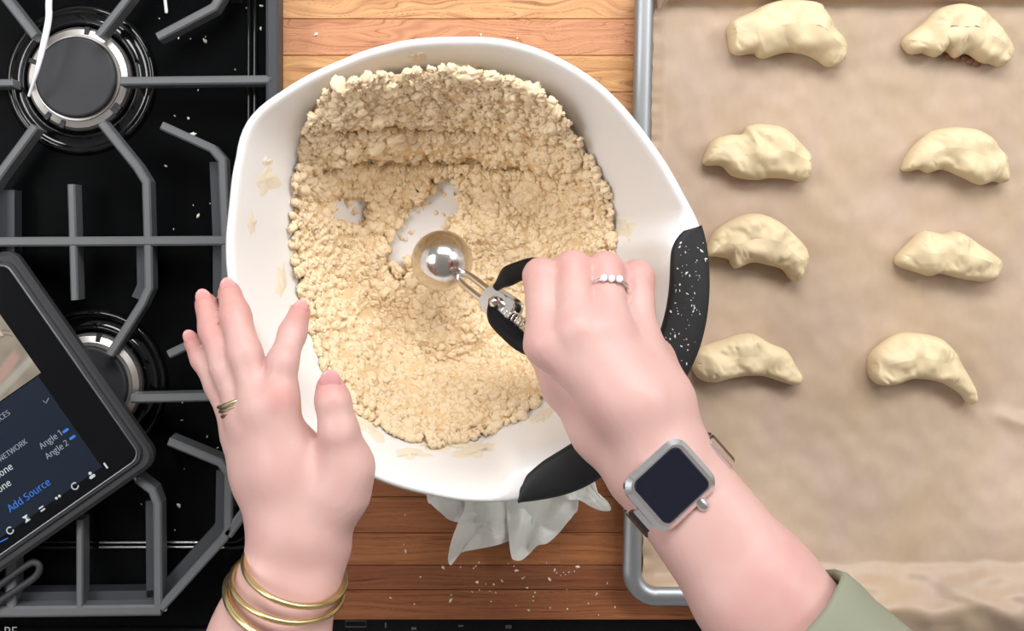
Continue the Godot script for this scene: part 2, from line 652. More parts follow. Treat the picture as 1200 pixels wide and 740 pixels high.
	bar(gr, v.call([197, 518, 258, 543, 268, 556, 267, 622, 262, 632, 188, 714]), 10, 13, Vector2i(2, 6), 0.022)
	bar(gr, v.call([160, 562, 178, 576, 184, 592, 185, 712]), 10, 13, Vector2i(2, 4))
	bar(gr, v.call([93, 610, 93, 712]), 8)
	bar(gr, v.call([-60, 718, 20, 718, 188, 716]), 13, -11, Vector2i(0, 3), 0.03)
	bar(gr, v.call([12, 630, 12, 714]), 12, 8, Vector2i(0, 2))
	bar(gr, v.call([319, -60, 319, 598]), 15, 0, Vector2i(0, 0), 0.033, "frame_bar")
	bar(gr, v.call([266, 628, 284, 604, 319, 594]), 12, 0, Vector2i(0, 0), 0.022)
	for q in [[319, -50], [319, 300], [319, 585], [186, 712], [12, 712], [-50, 284]]:
		g = Geo.new()
		var c := P(q[0], q[1], GRATE_Y)
		g.box(Vector3(c.x - 0.0035, STOVE_Y, c.z - 0.0035), Vector3(c.x + 0.0035, GRATE_Y - 0.004, c.z + 0.0035), 0.001)
		obj("foot", g, M.cast_iron, gr)


# ---------------------------------------------------------------- tray, paper, dough
func tray_outline(inset: float, seg := 10) -> Array:   # inner line of the rim bead, slightly turned
	var a := Vector2(P(758, 0, 0.024).x, P(0, -48, 0.024).z)
	var b := Vector2(P(1290, 0, 0.024).x, P(0, 704, 0.024).z)
	var rr := round_rect(a + Vector2.ONE * inset, b - Vector2.ONE * inset, maxf(0.017 - inset, 0.004), seg)
	var out := []
	for q in rr:
		var s: float = q.x - (q.y - a.y) * 0.0215 + 0.0005
		out.append(Vector3(s, 0, q.y))
	return out


func baking_tray() -> void:
	var t := thing("baking_tray", "large silver aluminium baking tray with a rolled rim, lined with brown paper", "baking tray", P(1020, 350, 0))
	var rim := []
	for q in tray_outline(0.0):
		rim.append(q + Vector3(0, 0.0145, 0))
	var g := Geo.new()
	var prof := []
	for k in 14:
		var a := -TAU * k / 14.0
		prof.append(Vector2(cos(a) * 0.0063, sin(a) * 0.0048))
	g.sweep(rim, prof, true, true)
	obj("rolled_rim", g, M.aluminium, t)
	# wall and floor of the pan
	g = Geo.new()
	var loops := []
	for d in [[0.004, 0.0145], [0.006, 0.009], [0.0075, 0.004], [0.011, 0.0012]]:
		var l := []
		for q in tray_outline(d[0]):
			l.append(q + Vector3(0, d[1], 0))
		loops.append(l)
	var n: int = loops[0].size()
	var f := func(u: float, w: float) -> Vector3:
		return loops[int(round(w * 3))][int(round(u * n)) % n]
	g.grid(n, 3, f, true, false)
	var base := g.v.size()
	var mid := P(1020, 345, 0.0012)
	g.v.append(Vector3(mid.x, 0.0012, mid.z))
	g.uv.append(Vector2.ZERO)
	for i in n:
		g.idx.append_array(PackedInt32Array([base, base - n + i, base - n + (i + 1) % n]))
	obj("pan", g, M.aluminium, t)


func paper_height(px: float, py: float) -> float:
	# soft buckles
	var h := 0.0028 + 0.0009 * noise.get_noise_2d(px * 0.011, py * 0.009 + 30.0) + 0.0005 * noise.get_noise_2d(px * 0.03 + 9.0, py * 0.026)
	# a kink in the sheet towards the corner beyond the arm
	h += 0.0045 * smoothstep(1120, 1230, px + (py - 500) * 0.32) * smoothstep(470, 640, py)
	h += 0.003 * exp(-pow((py - 492 - (px - 1185) * 0.25) / 9.0, 2.0)) * smoothstep(1150, 1190, px)
	# rises over the wall at the top of the tray and over the front rim
	h += 0.016 * smoothstep(8, -14, py - 2.0 * noise.get_noise_1d(px * 0.03))
	var crest := 662.0 - (px - 985.0) * 0.018 + 3.0 * noise.get_noise_1d(px * 0.018 + 50.0)
	var on := smoothstep(800, 860, px)
	h += 0.010 * smoothstep(470, 668, py) * smoothstep(760, 900, px)
	h += 0.0150 * clampf((py - crest) / 40.0, 0.0, 1.0) * on
	h += (0.0045 * smoothstep(crest + 38.0, crest + 56.0, py) - 0.012 * smoothstep(crest + 52.0, crest + 100.0, py)) * on
	h += 0.0028 * noise.get_noise_2d(px * 0.016, 77.0 + py * 0.03) * smoothstep(crest, crest + 20.0, py)
	return maxf(h, 0.0018)


func parchment() -> void:
	var g := Geo.new()
	var nx := 150
	var ny := 210
	var f := func(u: float, w: float) -> Vector3:
		var py := -16.0 + w * 772.0
		var left := 766.0 - py * 0.0205 + 1.6 * noise.get_noise_1d(py * 0.035)
		# the corner of the sheet is cut back where the front rim shows
		var px := lerpf(left, 1268.0, u)
		var low := 692.0 + 60.0 * smoothstep(800, 850, px) - 14.0 * smoothstep(1000, 1046, px) * smoothstep(1075, 1046, px)
		py = minf(py, low) if py > low - 0.001 else py
		var h := paper_height(px, py)
		h += 0.009 * smoothstep(672, 692, py) * smoothstep(850, 800, px)
		if u < 0.03:
			h += 0.008 * (1.0 - u / 0.03) * (0.6 + 0.4 * noise.get_noise_1d(py * 0.05 + 8.0))
		return P(px, py, h)
	g.grid(nx, ny, f)
	var img := Image.create(256, 256, true, Image.FORMAT_RGB8)
	var n := FastNoiseLite.new()
	n.seed = 5
	n.frequency = 0.02
	n.fractal_octaves = 4
	for y in 256:
		for x in 256:
			var k := 0.94 + 0.045 * n.get_noise_2d(x * 0.6, y * 0.6) + 0.015 * n.get_noise_2d(x * 9.0, y * 9.0)
			img.set_pixel(x, y, Color(minf(k * 1.0, 1), minf(k * 0.995, 1), minf(k * (0.985 + 0.05 * n.get_noise_2d(x * 0.8 + 500.0, y * 0.8)), 1)))
	img.generate_mipmaps()
	var m := mat("brown_paper", srgb(190, 166, 143), 0.5)
	m.albedo_texture = ImageTexture.create_from_image(img)
	single("parchment_paper", g, m, "brown baking parchment lining the silver tray under the dough crescents", "parchment", P(1000, 350, 0.0018))
	# the folded-back corner flap at the top of the tray
	g = Geo.new()
	var pts := [Vector2(770, -12), Vector2(769, 9), Vector2(774, 12), Vector2(795, -14)]
	g.grid(8, 8, func(u: float, w: float) -> Vector3:
		var a: Vector2 = pts[0].lerp(pts[3], u)
		var b: Vector2 = pts[1].lerp(pts[2], u)
		var q := a.lerp(b, w)
		return P(q.x, q.y, 0.010 + 0.012 * (1.0 - w) + 0.003 * sin(u * 3.0)))
	var o := obj("folded_corner", g, m, get_node("parchment_paper"))
	o.name = "folded_corner"


const DOUGH := [
	[[854, 32, 860, 23, 880, 14, 898, 5, 919, 0, 941, 1, 959, 5, 969, 18, 979, 34, 991, 51, 992, 63, 985, 75, 971, 79, 957, 70, 941, 64, 919, 62, 894, 69, 884, 63, 866, 65, 858, 61, 855, 47], "largest raw dough crescent, blunt ended, near the folded paper corner", 0.024],
	[[1060, 53, 1062, 43, 1081, 28, 1097, 12, 1117, 5, 1137, 6, 1158, 18, 1172, 34, 1186, 55, 1186, 67, 1174, 78, 1162, 75, 1150, 73, 1133, 63, 1119, 68, 1109, 59, 1097, 67, 1083, 62, 1069, 63], "fan-shaped raw dough crescent with a scalloped lower edge, filling showing", 0.022],
	[[825, 188, 835, 166, 854, 158, 870, 157, 876, 148, 894, 145, 919, 150, 935, 164, 950, 182, 949, 204, 941, 213, 923, 210, 902, 209, 886, 211, 860, 207, 846, 195, 829, 194], "raw dough crescent with a thin flat tip, above the one touching the bowl", 0.021],
	[[1059, 197, 1067, 178, 1081, 162, 1097, 152, 1125, 149, 1150, 154, 1170, 172, 1181, 190, 1180, 213, 1164, 213, 1148, 217, 1125, 207, 1105, 199, 1089, 203, 1079, 199, 1065, 201], "raw dough crescent with a second fold lying across its front", 0.022],
	[[829, 299, 835, 277, 849, 263, 871, 252, 893, 251, 915, 261, 933, 277, 944, 290, 948, 303, 942, 319, 935, 330, 926, 327, 917, 316, 900, 311, 882, 308, 862, 315, 855, 305, 840, 301], "curved raw dough crescent whose end meets the black bowl grip", 0.022],
	[[1051, 303, 1061, 290, 1079, 272, 1090, 271, 1105, 274, 1119, 271, 1134, 277, 1152, 290, 1172, 305, 1172, 319, 1161, 330, 1138, 329, 1119, 325, 1101, 321, 1090, 324, 1072, 319, 1054, 312], "short straight raw dough roll with a pleated top", 0.023],
	[[811, 427, 820, 409, 849, 398, 868, 392, 884, 392, 904, 403, 922, 411, 933, 429, 941, 443, 935, 452, 919, 449, 897, 442, 875, 441, 853, 445, 835, 449, 818, 443], "slim smooth raw dough crescent nearest the watch arm", 0.022],
	[[1019, 423, 1028, 407, 1050, 392, 1072, 390, 1101, 396, 1116, 409, 1127, 427, 1139, 447, 1144, 463, 1138, 475, 1127, 463, 1108, 451, 1090, 446, 1068, 445, 1050, 451, 1032, 452, 1021, 443], "raw dough crescent with one long drooping pointed tip", 0.022],
]


func pastries() -> void:
	for k in DOUGH.size():
		var raw: Array = DOUGH[k][0]
		var H: float = DOUGH[k][2]
		var pts := px_poly(raw)
		var n := 160
		var ring := smooth_closed(pts, n)
		for i in n:
			ring[i] = Q(ring[i].x, ring[i].y, 0.011)
		# spine from the two chains between the end points
		var li := 0
		var ri := 0
		for i in n:
			if ring[i].x < ring[li].x: li = i
			if ring[i].x > ring[ri].x: ri = i
		var up := []
		var dn := []
		var cnt_up: int = (ri - li + n) % n
		var cnt_dn: int = (li - ri + n) % n
		for s in 13:
			var a := 0.14 + 0.72 * s / 12.0
			up.append(ring[(li + int(round(a * cnt_up))) % n])
			dn.append(ring[(li - int(round(a * cnt_dn)) + n) % n])
		var spine := []
		for s in 13:
			spine.append((up[s] + dn[s]) * 0.5)
		var girth := []
		for s in 13:
			girth.append([spine[s].x, (up[s] - dn[s]).length() * 0.5])
		girth.sort_custom(func(p, q): return p[0] < q[0])
		var near := []
		for i in n:
			var best := 1e9
			var bp := Vector2.ZERO
			for s in 12:
				var cpt := Geometry2D.get_closest_point_to_segment(ring[i], spine[s], spine[s + 1])
				if cpt.distance_to(ring[i]) < best:
					best = cpt.distance_to(ring[i])
					bp = cpt
			near.append(bp)
		for it in 2:
			var nn := []
			for i in n:
				nn.append((near[i] * 2.0 + near[(i + 1) % n] + near[(i - 1 + n) % n]) * 0.25)
			near = nn
		for i in n:
			var best := 1e9
			var bp: Vector2 = near[i]
			for s in 12:
				var cpt := Geometry2D.get_closest_point_to_segment(near[i], spine[s], spine[s + 1])
				if cpt.distance_to(near[i]) < best:
					best = cpt.distance_to(near[i])
					bp = cpt
			near[i] = bp
		var prof := [[0.30, 0.0], [0.10, 0.02], [0.0, 0.28], [0.03, 0.50], [0.10, 0.70], [0.22, 0.84], [0.36, 0.92], [0.5, 0.965], [0.65, 0.985], [0.82, 1.0], [1.0, 1.0]]
		var g := Geo.new()
		var y0 := 0.0035
		var sd := k * 13.7
		var f := func(u: float, w: float) -> Vector3:
			var i := int(round(u * n)) % n
			var pr = prof[int(round(w * (prof.size() - 1)))]
			var q: Vector2 = ring[i].lerp(near[i], pr[0])
			var wide: float = ring[i].distance_to(near[i])
			var hh: float = H * lerpf(clampf(0.42 + wide / 0.03, 0.4, 1.0), clampf(0.42 + tbl(girth, near[i].x) / 0.03, 0.4, 1.0), pr[0])
			var hgt: float = hh * pr[1]
			var amp: float = smoothstep(0.3, 0.9, pr[1]) * clampf(lerpf(wide, tbl(girth, near[i].x), pr[0]) / 0.015, 0.15, 1.0)
			hgt += amp * (0.0030 * noise.get_noise_2d(q.x * 55.0 + sd, q.y * 55.0) + 0.0006 * (1.0 - smoothstep(0.55, 0.95, pr[0])) * noise.get_noise_2d(q.x * 170.0 + sd, q.y * 170.0))
			# a soft lengthwise fold
			var fold := absf(noise.get_noise_2d(q.x * 28.0 + sd * 2.0, q.y * 95.0 + 5.0))
			hgt -= amp * 0.0020 * smoothstep(0.16, 0.0, fold) * (1.0 - smoothstep(0.55, 0.95, pr[0]))
			return Vector3(q.x, y0 + maxf(hgt, 0.0), q.y)
		g.grid(n, prof.size() - 1, f, true, false)
		single("dough_crescent", g, M.dough, DOUGH[k][1], "pastry", Vector3(P(raw[0] + 50, raw[1], 0).x, y0, P(raw[0], raw[1] + 10, 0).z), "raw dough crescents on the parchment")
		# the crease underneath shows as a darker filling on two of them
	var fl := Geo.new()
	for q in [[1112, 66], [1121, 68], [1130, 68], [1137, 72], [1144, 74]]:
		var fc := P(q[0], q[1], 0.005)
		fl.grid(10, 6, func(u: float, w: float) -> Vector3:
			var e := (w - 0.5) * PI
			return fc + Vector3(cos(e) * cos(u * TAU) * 0.0034, sin(e) * 0.0018, cos(e) * sin(u * TAU) * 0.0026), true, false)
	single("filling", fl, mat("filling_brown", srgb(132, 92, 66), 0.5), "brown filling peeking from the scalloped crescent", "filling", P(1128, 72, 0.0045))


func wax_paper() -> void:
	var petals := [
		[[494, 560, 500, 582, 506, 592, 517, 602, 527, 610, 541, 612, 560, 604, 585, 588, 590, 566, 545, 556], 0.008],
		[[548, 560, 545, 590, 537, 612, 529, 634, 525, 655, 528, 663, 534, 656, 541, 648, 560, 644, 580, 640, 597, 634, 618, 622, 632, 600, 634, 575, 590, 560], 0.017],
		[[590, 566, 594, 600, 596, 630, 599, 652, 603, 657, 611, 657, 620, 650, 630, 640, 642, 637, 655, 625, 664, 614, 672, 604, 678, 590, 676, 568, 640, 560], 0.012],
		[[650, 560, 662, 580, 678, 586, 692, 594, 705, 599, 716, 598, 712, 588, 700, 576, 688, 562, 670, 552], 0.020],
	]
	var facet := FastNoiseLite.new()
	facet.seed = 9
	facet.noise_type = FastNoiseLite.TYPE_CELLULAR
	facet.frequency = 0.034
	facet.fractal_type = FastNoiseLite.FRACTAL_NONE
	facet.cellular_return_type = FastNoiseLite.RETURN_DISTANCE
	facet.cellular_distance_function = FastNoiseLite.DISTANCE_MANHATTAN
	var g := Geo.new()
	for k in petals.size():
		var traced := px_poly(petals[k][0])
		for i in traced.size():   # the inner ends run on underneath the bowl
			if traced[i].y < 571.0:
				traced[i].y -= 45.0
		var ring := smooth_closed(traced, 64)
		var mid := Vector2.ZERO
		for q in ring:
			mid += q / ring.size()
		var H: float = petals[k][1]
		g.grid(64, 20, func(u: float, w: float) -> Vector3:
			var q: Vector2 = mid.lerp(ring[int(round(u * 64)) % 64], w)
			var rise := smoothstep(570, 650, q.y)
			var crease := absf(noise.get_noise_2d(q.x * 0.016 + q.y * 0.008 + k * 9.0, q.y * 0.011 - q.x * 0.004))
			var h := 0.003 + k * 0.0015 + H * (0.25 + 0.75 * (1.0 - rise)) * 0.8 + 0.010 * crease + 0.0075 * (facet.get_noise_2d(q.x + k * 40.0 + q.y * 0.3, q.y * 0.7) + 1.0) * (0.4 + 0.6 * w) + 0.0008 * absf(noise.get_noise_2d(q.x * 0.11, q.y * 0.09 + k))
			return P(q.x, q.y, h), true, false)
	M.wax.backlight_enabled = true
	M.wax.backlight = Color(0.7, 0.71, 0.69)
	single("wax_paper", g, M.wax, "crumpled translucent white paper sticking out from under the bowl", "paper", P(600, 600, 0.002))


# ---------------------------------------------------------------- mixing bowl
const RIM := [[-110, 281], [-93.5, 274], [-79, 274], [-55.3, 269], [-36.2, 264], [-20, 269], [-9.5, 279], [2.8, 283], [17, 286], [28, 285], [48, 287], [62.5, 288], [77.6, 278], [91.5, 272], [100, 269], [116, 269], [135, 268], [157, 270], [169, 277], [185, 284], [195, 289], [205.7, 301], [212, 310], [217, 310], [224, 302], [232.8, 293], [239, 287], [250, 281], [266.5, 274], [281, 274], [304.7, 269]]
const RS := 0.77 / 1575.0
const BASE_R := 0.060


func bowl_c() -> Vector3:
	var p := P(547, 316, 0.13)
	return Vector3(p.x, 0, p.z)


func rim_out(deg: float) -> float:
	return tbl(RIM, deg) * RS


func grip_w(deg: float) -> float:
	return smoothstep(-16.0, -8.0, deg) * (1.0 - smoothstep(75.0, 84.0, deg))


func rim_in(deg: float) -> float:
	return lerpf(rim_out(deg) - 0.0062, 238.0 * RS, grip_w(deg))


func wrap_deg(d: float) -> float:
	return d - 360.0 if d > 260.0 else (d + 360.0 if d < -100.0 else d)


func bowl_h(r: float, deg: float) -> float:
	if r <= BASE_R:
		return 0.006
	var ri := rim_in(deg)
	var t := (r - BASE_R) / (ri - BASE_R)
	return 0.006 + 0.1205 * pow(minf(t, 1.0), 1.65)


func bowl_at(p: Vector3) -> float:
	var d := p - bowl_c()
	return bowl_h(Vector2(d.x, d.z).length(), wrap_deg(rad_to_deg(atan2(d.z, d.x))))


func bowl() -> void:
	var c := bowl_c()
	var t := thing("mixing_bowl", "large white plastic mixing bowl with a pouring spout and black grip, holding crumbly dough", "bowl", c)
	var g := Geo.new()
	var np := 34
	g.grid(180, np, func(u: float, w: float) -> Vector3:
		var deg := wrap_deg(u * 360.0)
		var ro := rim_out(deg)
		var ri := rim_in(deg)
		var k := int(round(w * np))
		var r := 0.0
		var h := 0.0
		if k <= 4:
			r = maxf(BASE_R * k / 4.0, 0.0002)
			h = 0.006
		elif k <= 18:
			r = lerpf(BASE_R, ri, (k - 4) / 14.0)
			h = bowl_h(r, deg)
		elif k <= 24:
			var lip := [[0.25, 0.1292], [0.55, 0.1308], [0.85, 0.1302], [1.0, 0.1282], [1.0, 0.1256], [0.75, 0.1238]]
			r = lerpf(ri, ro, lip[k - 19][0])
			h = lip[k - 19][1]
		elif k <= 32:
			var tt := 1.0 - (k - 24) / 8.0 * 1.0
			r = lerpf(BASE_R + 0.003, ri + 0.0015, tt)
			h = maxf(0.002 + 0.1205 * pow(tt, 1.65) - 0.002, 0.0008)
		else:
			r = BASE_R * 0.9 if k == 33 else 0.0002
			h = 0.0008
		var a := deg_to_rad(u * 360.0)
		return c + Vector3(cos(a) * r, h, sin(a) * r), true, false, true)
	obj("bowl_body", g, M.bowl_white, t)
	# rubber grip over the wide lip
	var inner := [[-10.6, 279], [-10.2, 258], [-8, 247], [-5, 241], [0, 239], [60, 239], [68, 242], [73.5, 250], [76.4, 263], [77.6, 278]]
	g = Geo.new()
	g.grid(90, 9, func(u: float, w: float) -> Vector3:
		var deg := -10.6 + 88.2 * (0.5 - 0.5 * cos(u * PI))
		var r0 := tbl(inner, deg) * RS
		var ro := rim_out(deg) + 0.0012
		var k := int(round(w * 9))
		var pr = [[0.0, 0.1262], [0.02, 0.1300], [0.12, 0.1318], [0.4, 0.1326], [0.7, 0.1324], [0.9, 0.1314], [1.0, 0.1292], [1.0, 0.1240], [0.96, 0.1216], [0.8, 0.1210]][k]
		var r := lerpf(r0, ro, pr[0])
		var a := deg_to_rad(deg)
		return c + Vector3(cos(a) * r, pr[1], sin(a) * r), false, false, true)
	var gm: StandardMaterial3D = M.grip_rubber
	var o := obj("rubber_grip", g, gm, t)
	o.set_meta("label", "black rubber grip dusted with flour")


# ---------------------------------------------------------------- crumbly dough in the bowl
var crumb_edge: PackedVector2Array


func crumb_t(px: float, py: float) -> float:
	var t := 0.0085
	var c1 := 143.0 + pow((px - 470.0) / 100.0, 2.0) * 7.0 + 4.0 * noise.get_noise_1d(px * 0.03)
	var c2 := 182.0 + pow((px - 500.0) / 100.0, 2.0) * 10.0 + 6.0 * noise.get_noise_1d(px * 0.025 + 90.0)
	var edge := smoothstep(340, 420, px) * smoothstep(720, 640, px)
	t += 0.014 * (1.0 - smoothstep(c1 - 3.0, c1 + 5.0, py)) * edge
	t += 0.014 * (1.0 - smoothstep(c2 - 3.0, c2 + 5.0, py)) * edge
	t -= 0.0075 * (exp(-pow((py - c1 - 6.0) / 4.5, 2.0)) + exp(-pow((py - c2 - 6.0) / 4.5, 2.0))) * edge
	t += 0.004 * noise.get_noise_2d(px * 0.02, py * 0.02)
	# bare patches of the bowl floor
	var j := 0.35 * noise.get_noise_2d(px * 0.06 + 40.0, py * 0.06)
	var d := Vector2(px - 496, py - 264).rotated(-2.205)
	t -= 0.03 * smoothstep(1.15, 0.75, Vector2(d.x / 62.0, d.y / 24.0).length() + j)
	t -= 0.016 * smoothstep(1.15, 0.6, Vector2((px - 410) / 25.0, (py - 250) / 17.0).length() + j)
	return t


func crumb_pt(px: float, py: float, k := 1.0) -> Vector3:
	var h := 0.03
	var th := crumb_t(px, py) * k
	for i in 6:
		h = bowl_at(P(px, py, h)) + th
	return P(px, py, h)


func lump_mesh(sd: float, rough: float) -> ArrayMesh:
	var g := Geo.new()
	g.grid(12, 8, func(u: float, w: float) -> Vector3:
		var a := u * TAU
		var b := (w - 0.5) * PI
		var d := Vector3(cos(b) * cos(a), sin(b), cos(b) * sin(a))
		return d * (1.0 + rough * noise.get_noise_3d(d.x * 1.1 + sd, d.y * 1.1, d.z * 1.1 + sd)), true, false)
	return g.mesh()


func crumbs() -> void:
	crumb_edge = smooth_closed(px_poly([343, 240, 349, 195, 357, 150, 374, 114, 410, 96, 460, 84, 520, 79, 580, 87, 630, 104, 665, 138, 696, 190, 716, 235, 719, 272, 716, 310, 700, 365, 660, 420, 635, 468, 600, 496, 560, 512, 512, 522, 462, 508, 422, 484, 388, 446, 366, 396, 350, 335, 341, 285]), 200)
	var mid := Vector2(530, 300)
	var g := Geo.new()
	g.grid(200, 90, func(u: float, w: float) -> Vector3:
		var q: Vector2 = mid.lerp(crumb_edge[int(round(u * 200)) % 200], w * 0.985)
		var p := crumb_pt(q.x, q.y, 1.0 - 0.75 * smoothstep(0.9, 1.0, w))
		p.y += 0.0018 * noise.get_noise_2d(q.x * 0.10, q.y * 0.10) + 0.0012 * noise.get_noise_2d(q.x * 0.22, q.y * 0.22)
		return p, true, false)
	var at := bowl_c() + Vector3(0, 0.006, 0)
	var bed := single("crumb_mixture", g, M.crumb_base, "crumbly pale yellow dough mixture filling the white bowl", "dough", at)
	bed.set_meta("kind", "stuff")
	# loose crumbs on it
	for kind in 3:
		var spots := []
		var want: int = [2400, 3100, 620][kind]
		var guard := 0
		while spots.size() < want and guard < 30000:
			guard += 1
			var q := Vector2(rng.randf_range(338, 722), rng.randf_range(76, 526))
			if not Geometry2D.is_point_in_polygon(q, crumb_edge):
				continue
			var th := crumb_t(q.x, q.y)
			if th < 0.0015 and rng.randf() > 0.12:
				continue
			var flat := smoothstep(600, 300, q.y) * 0.25
			var p := crumb_pt(q.x, q.y, 1.0) if th > 0.002 else crumb_pt(q.x, q.y, 0.0)
			var r: float = [rng.randf_range(0.0013, 0.0022), rng.randf_range(0.0021, 0.0032), rng.randf_range(0.0030, 0.0045)][kind]
			if th < 0.002:
				p.y = bowl_at(p) + 0.0005
				r *= 0.6
			var b := Basis.from_euler(Vector3(rng.randf() * TAU, rng.randf() * TAU, rng.randf() * TAU)).scaled(Vector3(1, 0.8 + flat * 0.1, 1)) * Basis.from_scale(Vector3(rng.randf_range(0.75, 1.25), rng.randf_range(0.6, 1.0), rng.randf_range(0.75, 1.25)) * r)
			spots.append([Transform3D(b, p + Vector3(0, rng.randf_range(-0.0008, 0.0005) - r * 0.35, 0) - at), rng.randf()])
		scatter("crumb_pieces", spots, lump_mesh(3.0 + kind * 5.0, 0.55), M.crumb, bed)
	# larger flattened clumps pressed on the heap, and dough smeared on the wall
	for q in [[440, 172, 15, 9, 0.5], [462, 163, 14, 8, 0.3], [548, 88, 17, 8, 0.1], [575, 92, 12, 7, 0.2], [412, 178, 9, 8, 0.8], [640, 150, 9, 8, 0.3], [505, 128, 10, 8, 0.0], [455, 100, 11, 8, -0.3], [600, 112, 10, 8, 0.4], [690, 250, 9, 8, 0.2], [420, 130, 10, 7, -0.5]]:
		var p := crumb_pt(q[0], q[1]) + Vector3(0, 0.0015, 0)
		var s := (CAMH - p.y) / F
		var cg := Geo.new()
		cg.grid(14, 8, func(u: float, w: float) -> Vector3:
			var a := u * TAU
			var b := (w - 0.5) * PI
			var d := Vector3(cos(b) * cos(a), sin(b), cos(b) * sin(a))
			d *= 1.0 + 0.45 * noise.get_noise_3d(d.x * 1.6 + q[0], d.y * 1.6, d.z * 1.6)
			return p + Basis(Vector3.UP, q[4]) * (d * Vector3(q[2] * s, 0.0045, q[3] * s)), true, false)
		obj("clump", cg, M.crumb, bed)
	for q in [[312, 212, 13, 17, 0.2], [296, 262, 5, 12, 0.0], [490, 66, 12, 5, 0.0], [556, 80, 22, 6, 0.15], [612, 96, 14, 4, 0.4], [735, 268, 13, 12, 0.4], [330, 330, 6, 20, 0.1], [480, 532, 26, 7, 0.1], [560, 528, 30, 8, -0.2], [312, 190, 6, 6, 0.0], [430, 500, 22, 9, 0.7], [395, 462, 18, 9, 0.9], [640, 486, 18, 8, -0.6], [352, 300, 9, 26, 0.1], [348, 378, 9, 24, -0.3], [520, 522, 34, 7, 0.0], [700, 300, 14, 16, 0.2]]:
		var cg := Geo.new()
		cg.grid(26, 5, func(u: float, w: float) -> Vector3:
			var a := u * TAU
			var rr := w * (1.0 + 0.5 * noise.get_noise_2d(cos(a) * 0.8 + q[0], sin(a) * 0.8) + 0.18 * noise.get_noise_2d(cos(a) * 1.9 + q[1], sin(a) * 1.9))
			var o := Vector2(cos(a) * q[2], sin(a) * q[3]).rotated(q[4]) * rr
			var h := 0.05
			for i in 6:
				h = bowl_at(P(q[0] + o.x, q[1] + o.y, h))
			return P(q[0] + o.x, q[1] + o.y, h) + Vector3(0, 0.0018 * (1.0 - w * w) * (0.8 + noise.get_noise_2d(o.x * 0.12, o.y * 0.12)) + 0.0002, 0), true, false)
		obj("dough_smear", cg, M.smear if M.has("smear") else mat("smear", srgb(238, 226, 204), 0.45), bed)


func scatter(called: String, spots: Array, mesh: Mesh, material: Material, parent: Node3D) -> MultiMeshInstance3D:
	var mm := MultiMesh.new()
	mm.transform_format = MultiMesh.TRANSFORM_3D
	mm.mesh = mesh
	mm.instance_count = spots.size()
	for i in spots.size():
		mm.set_instance_transform(i, spots[i][0])
	var o := MultiMeshInstance3D.new()
	o.name = called
	o.multimesh = mm
	o.material_override = material
	if parent:
		parent.add_child(o, true)
	else:
		add_child(o, true)
	o.set_meta("kind", "stuff")
	return o


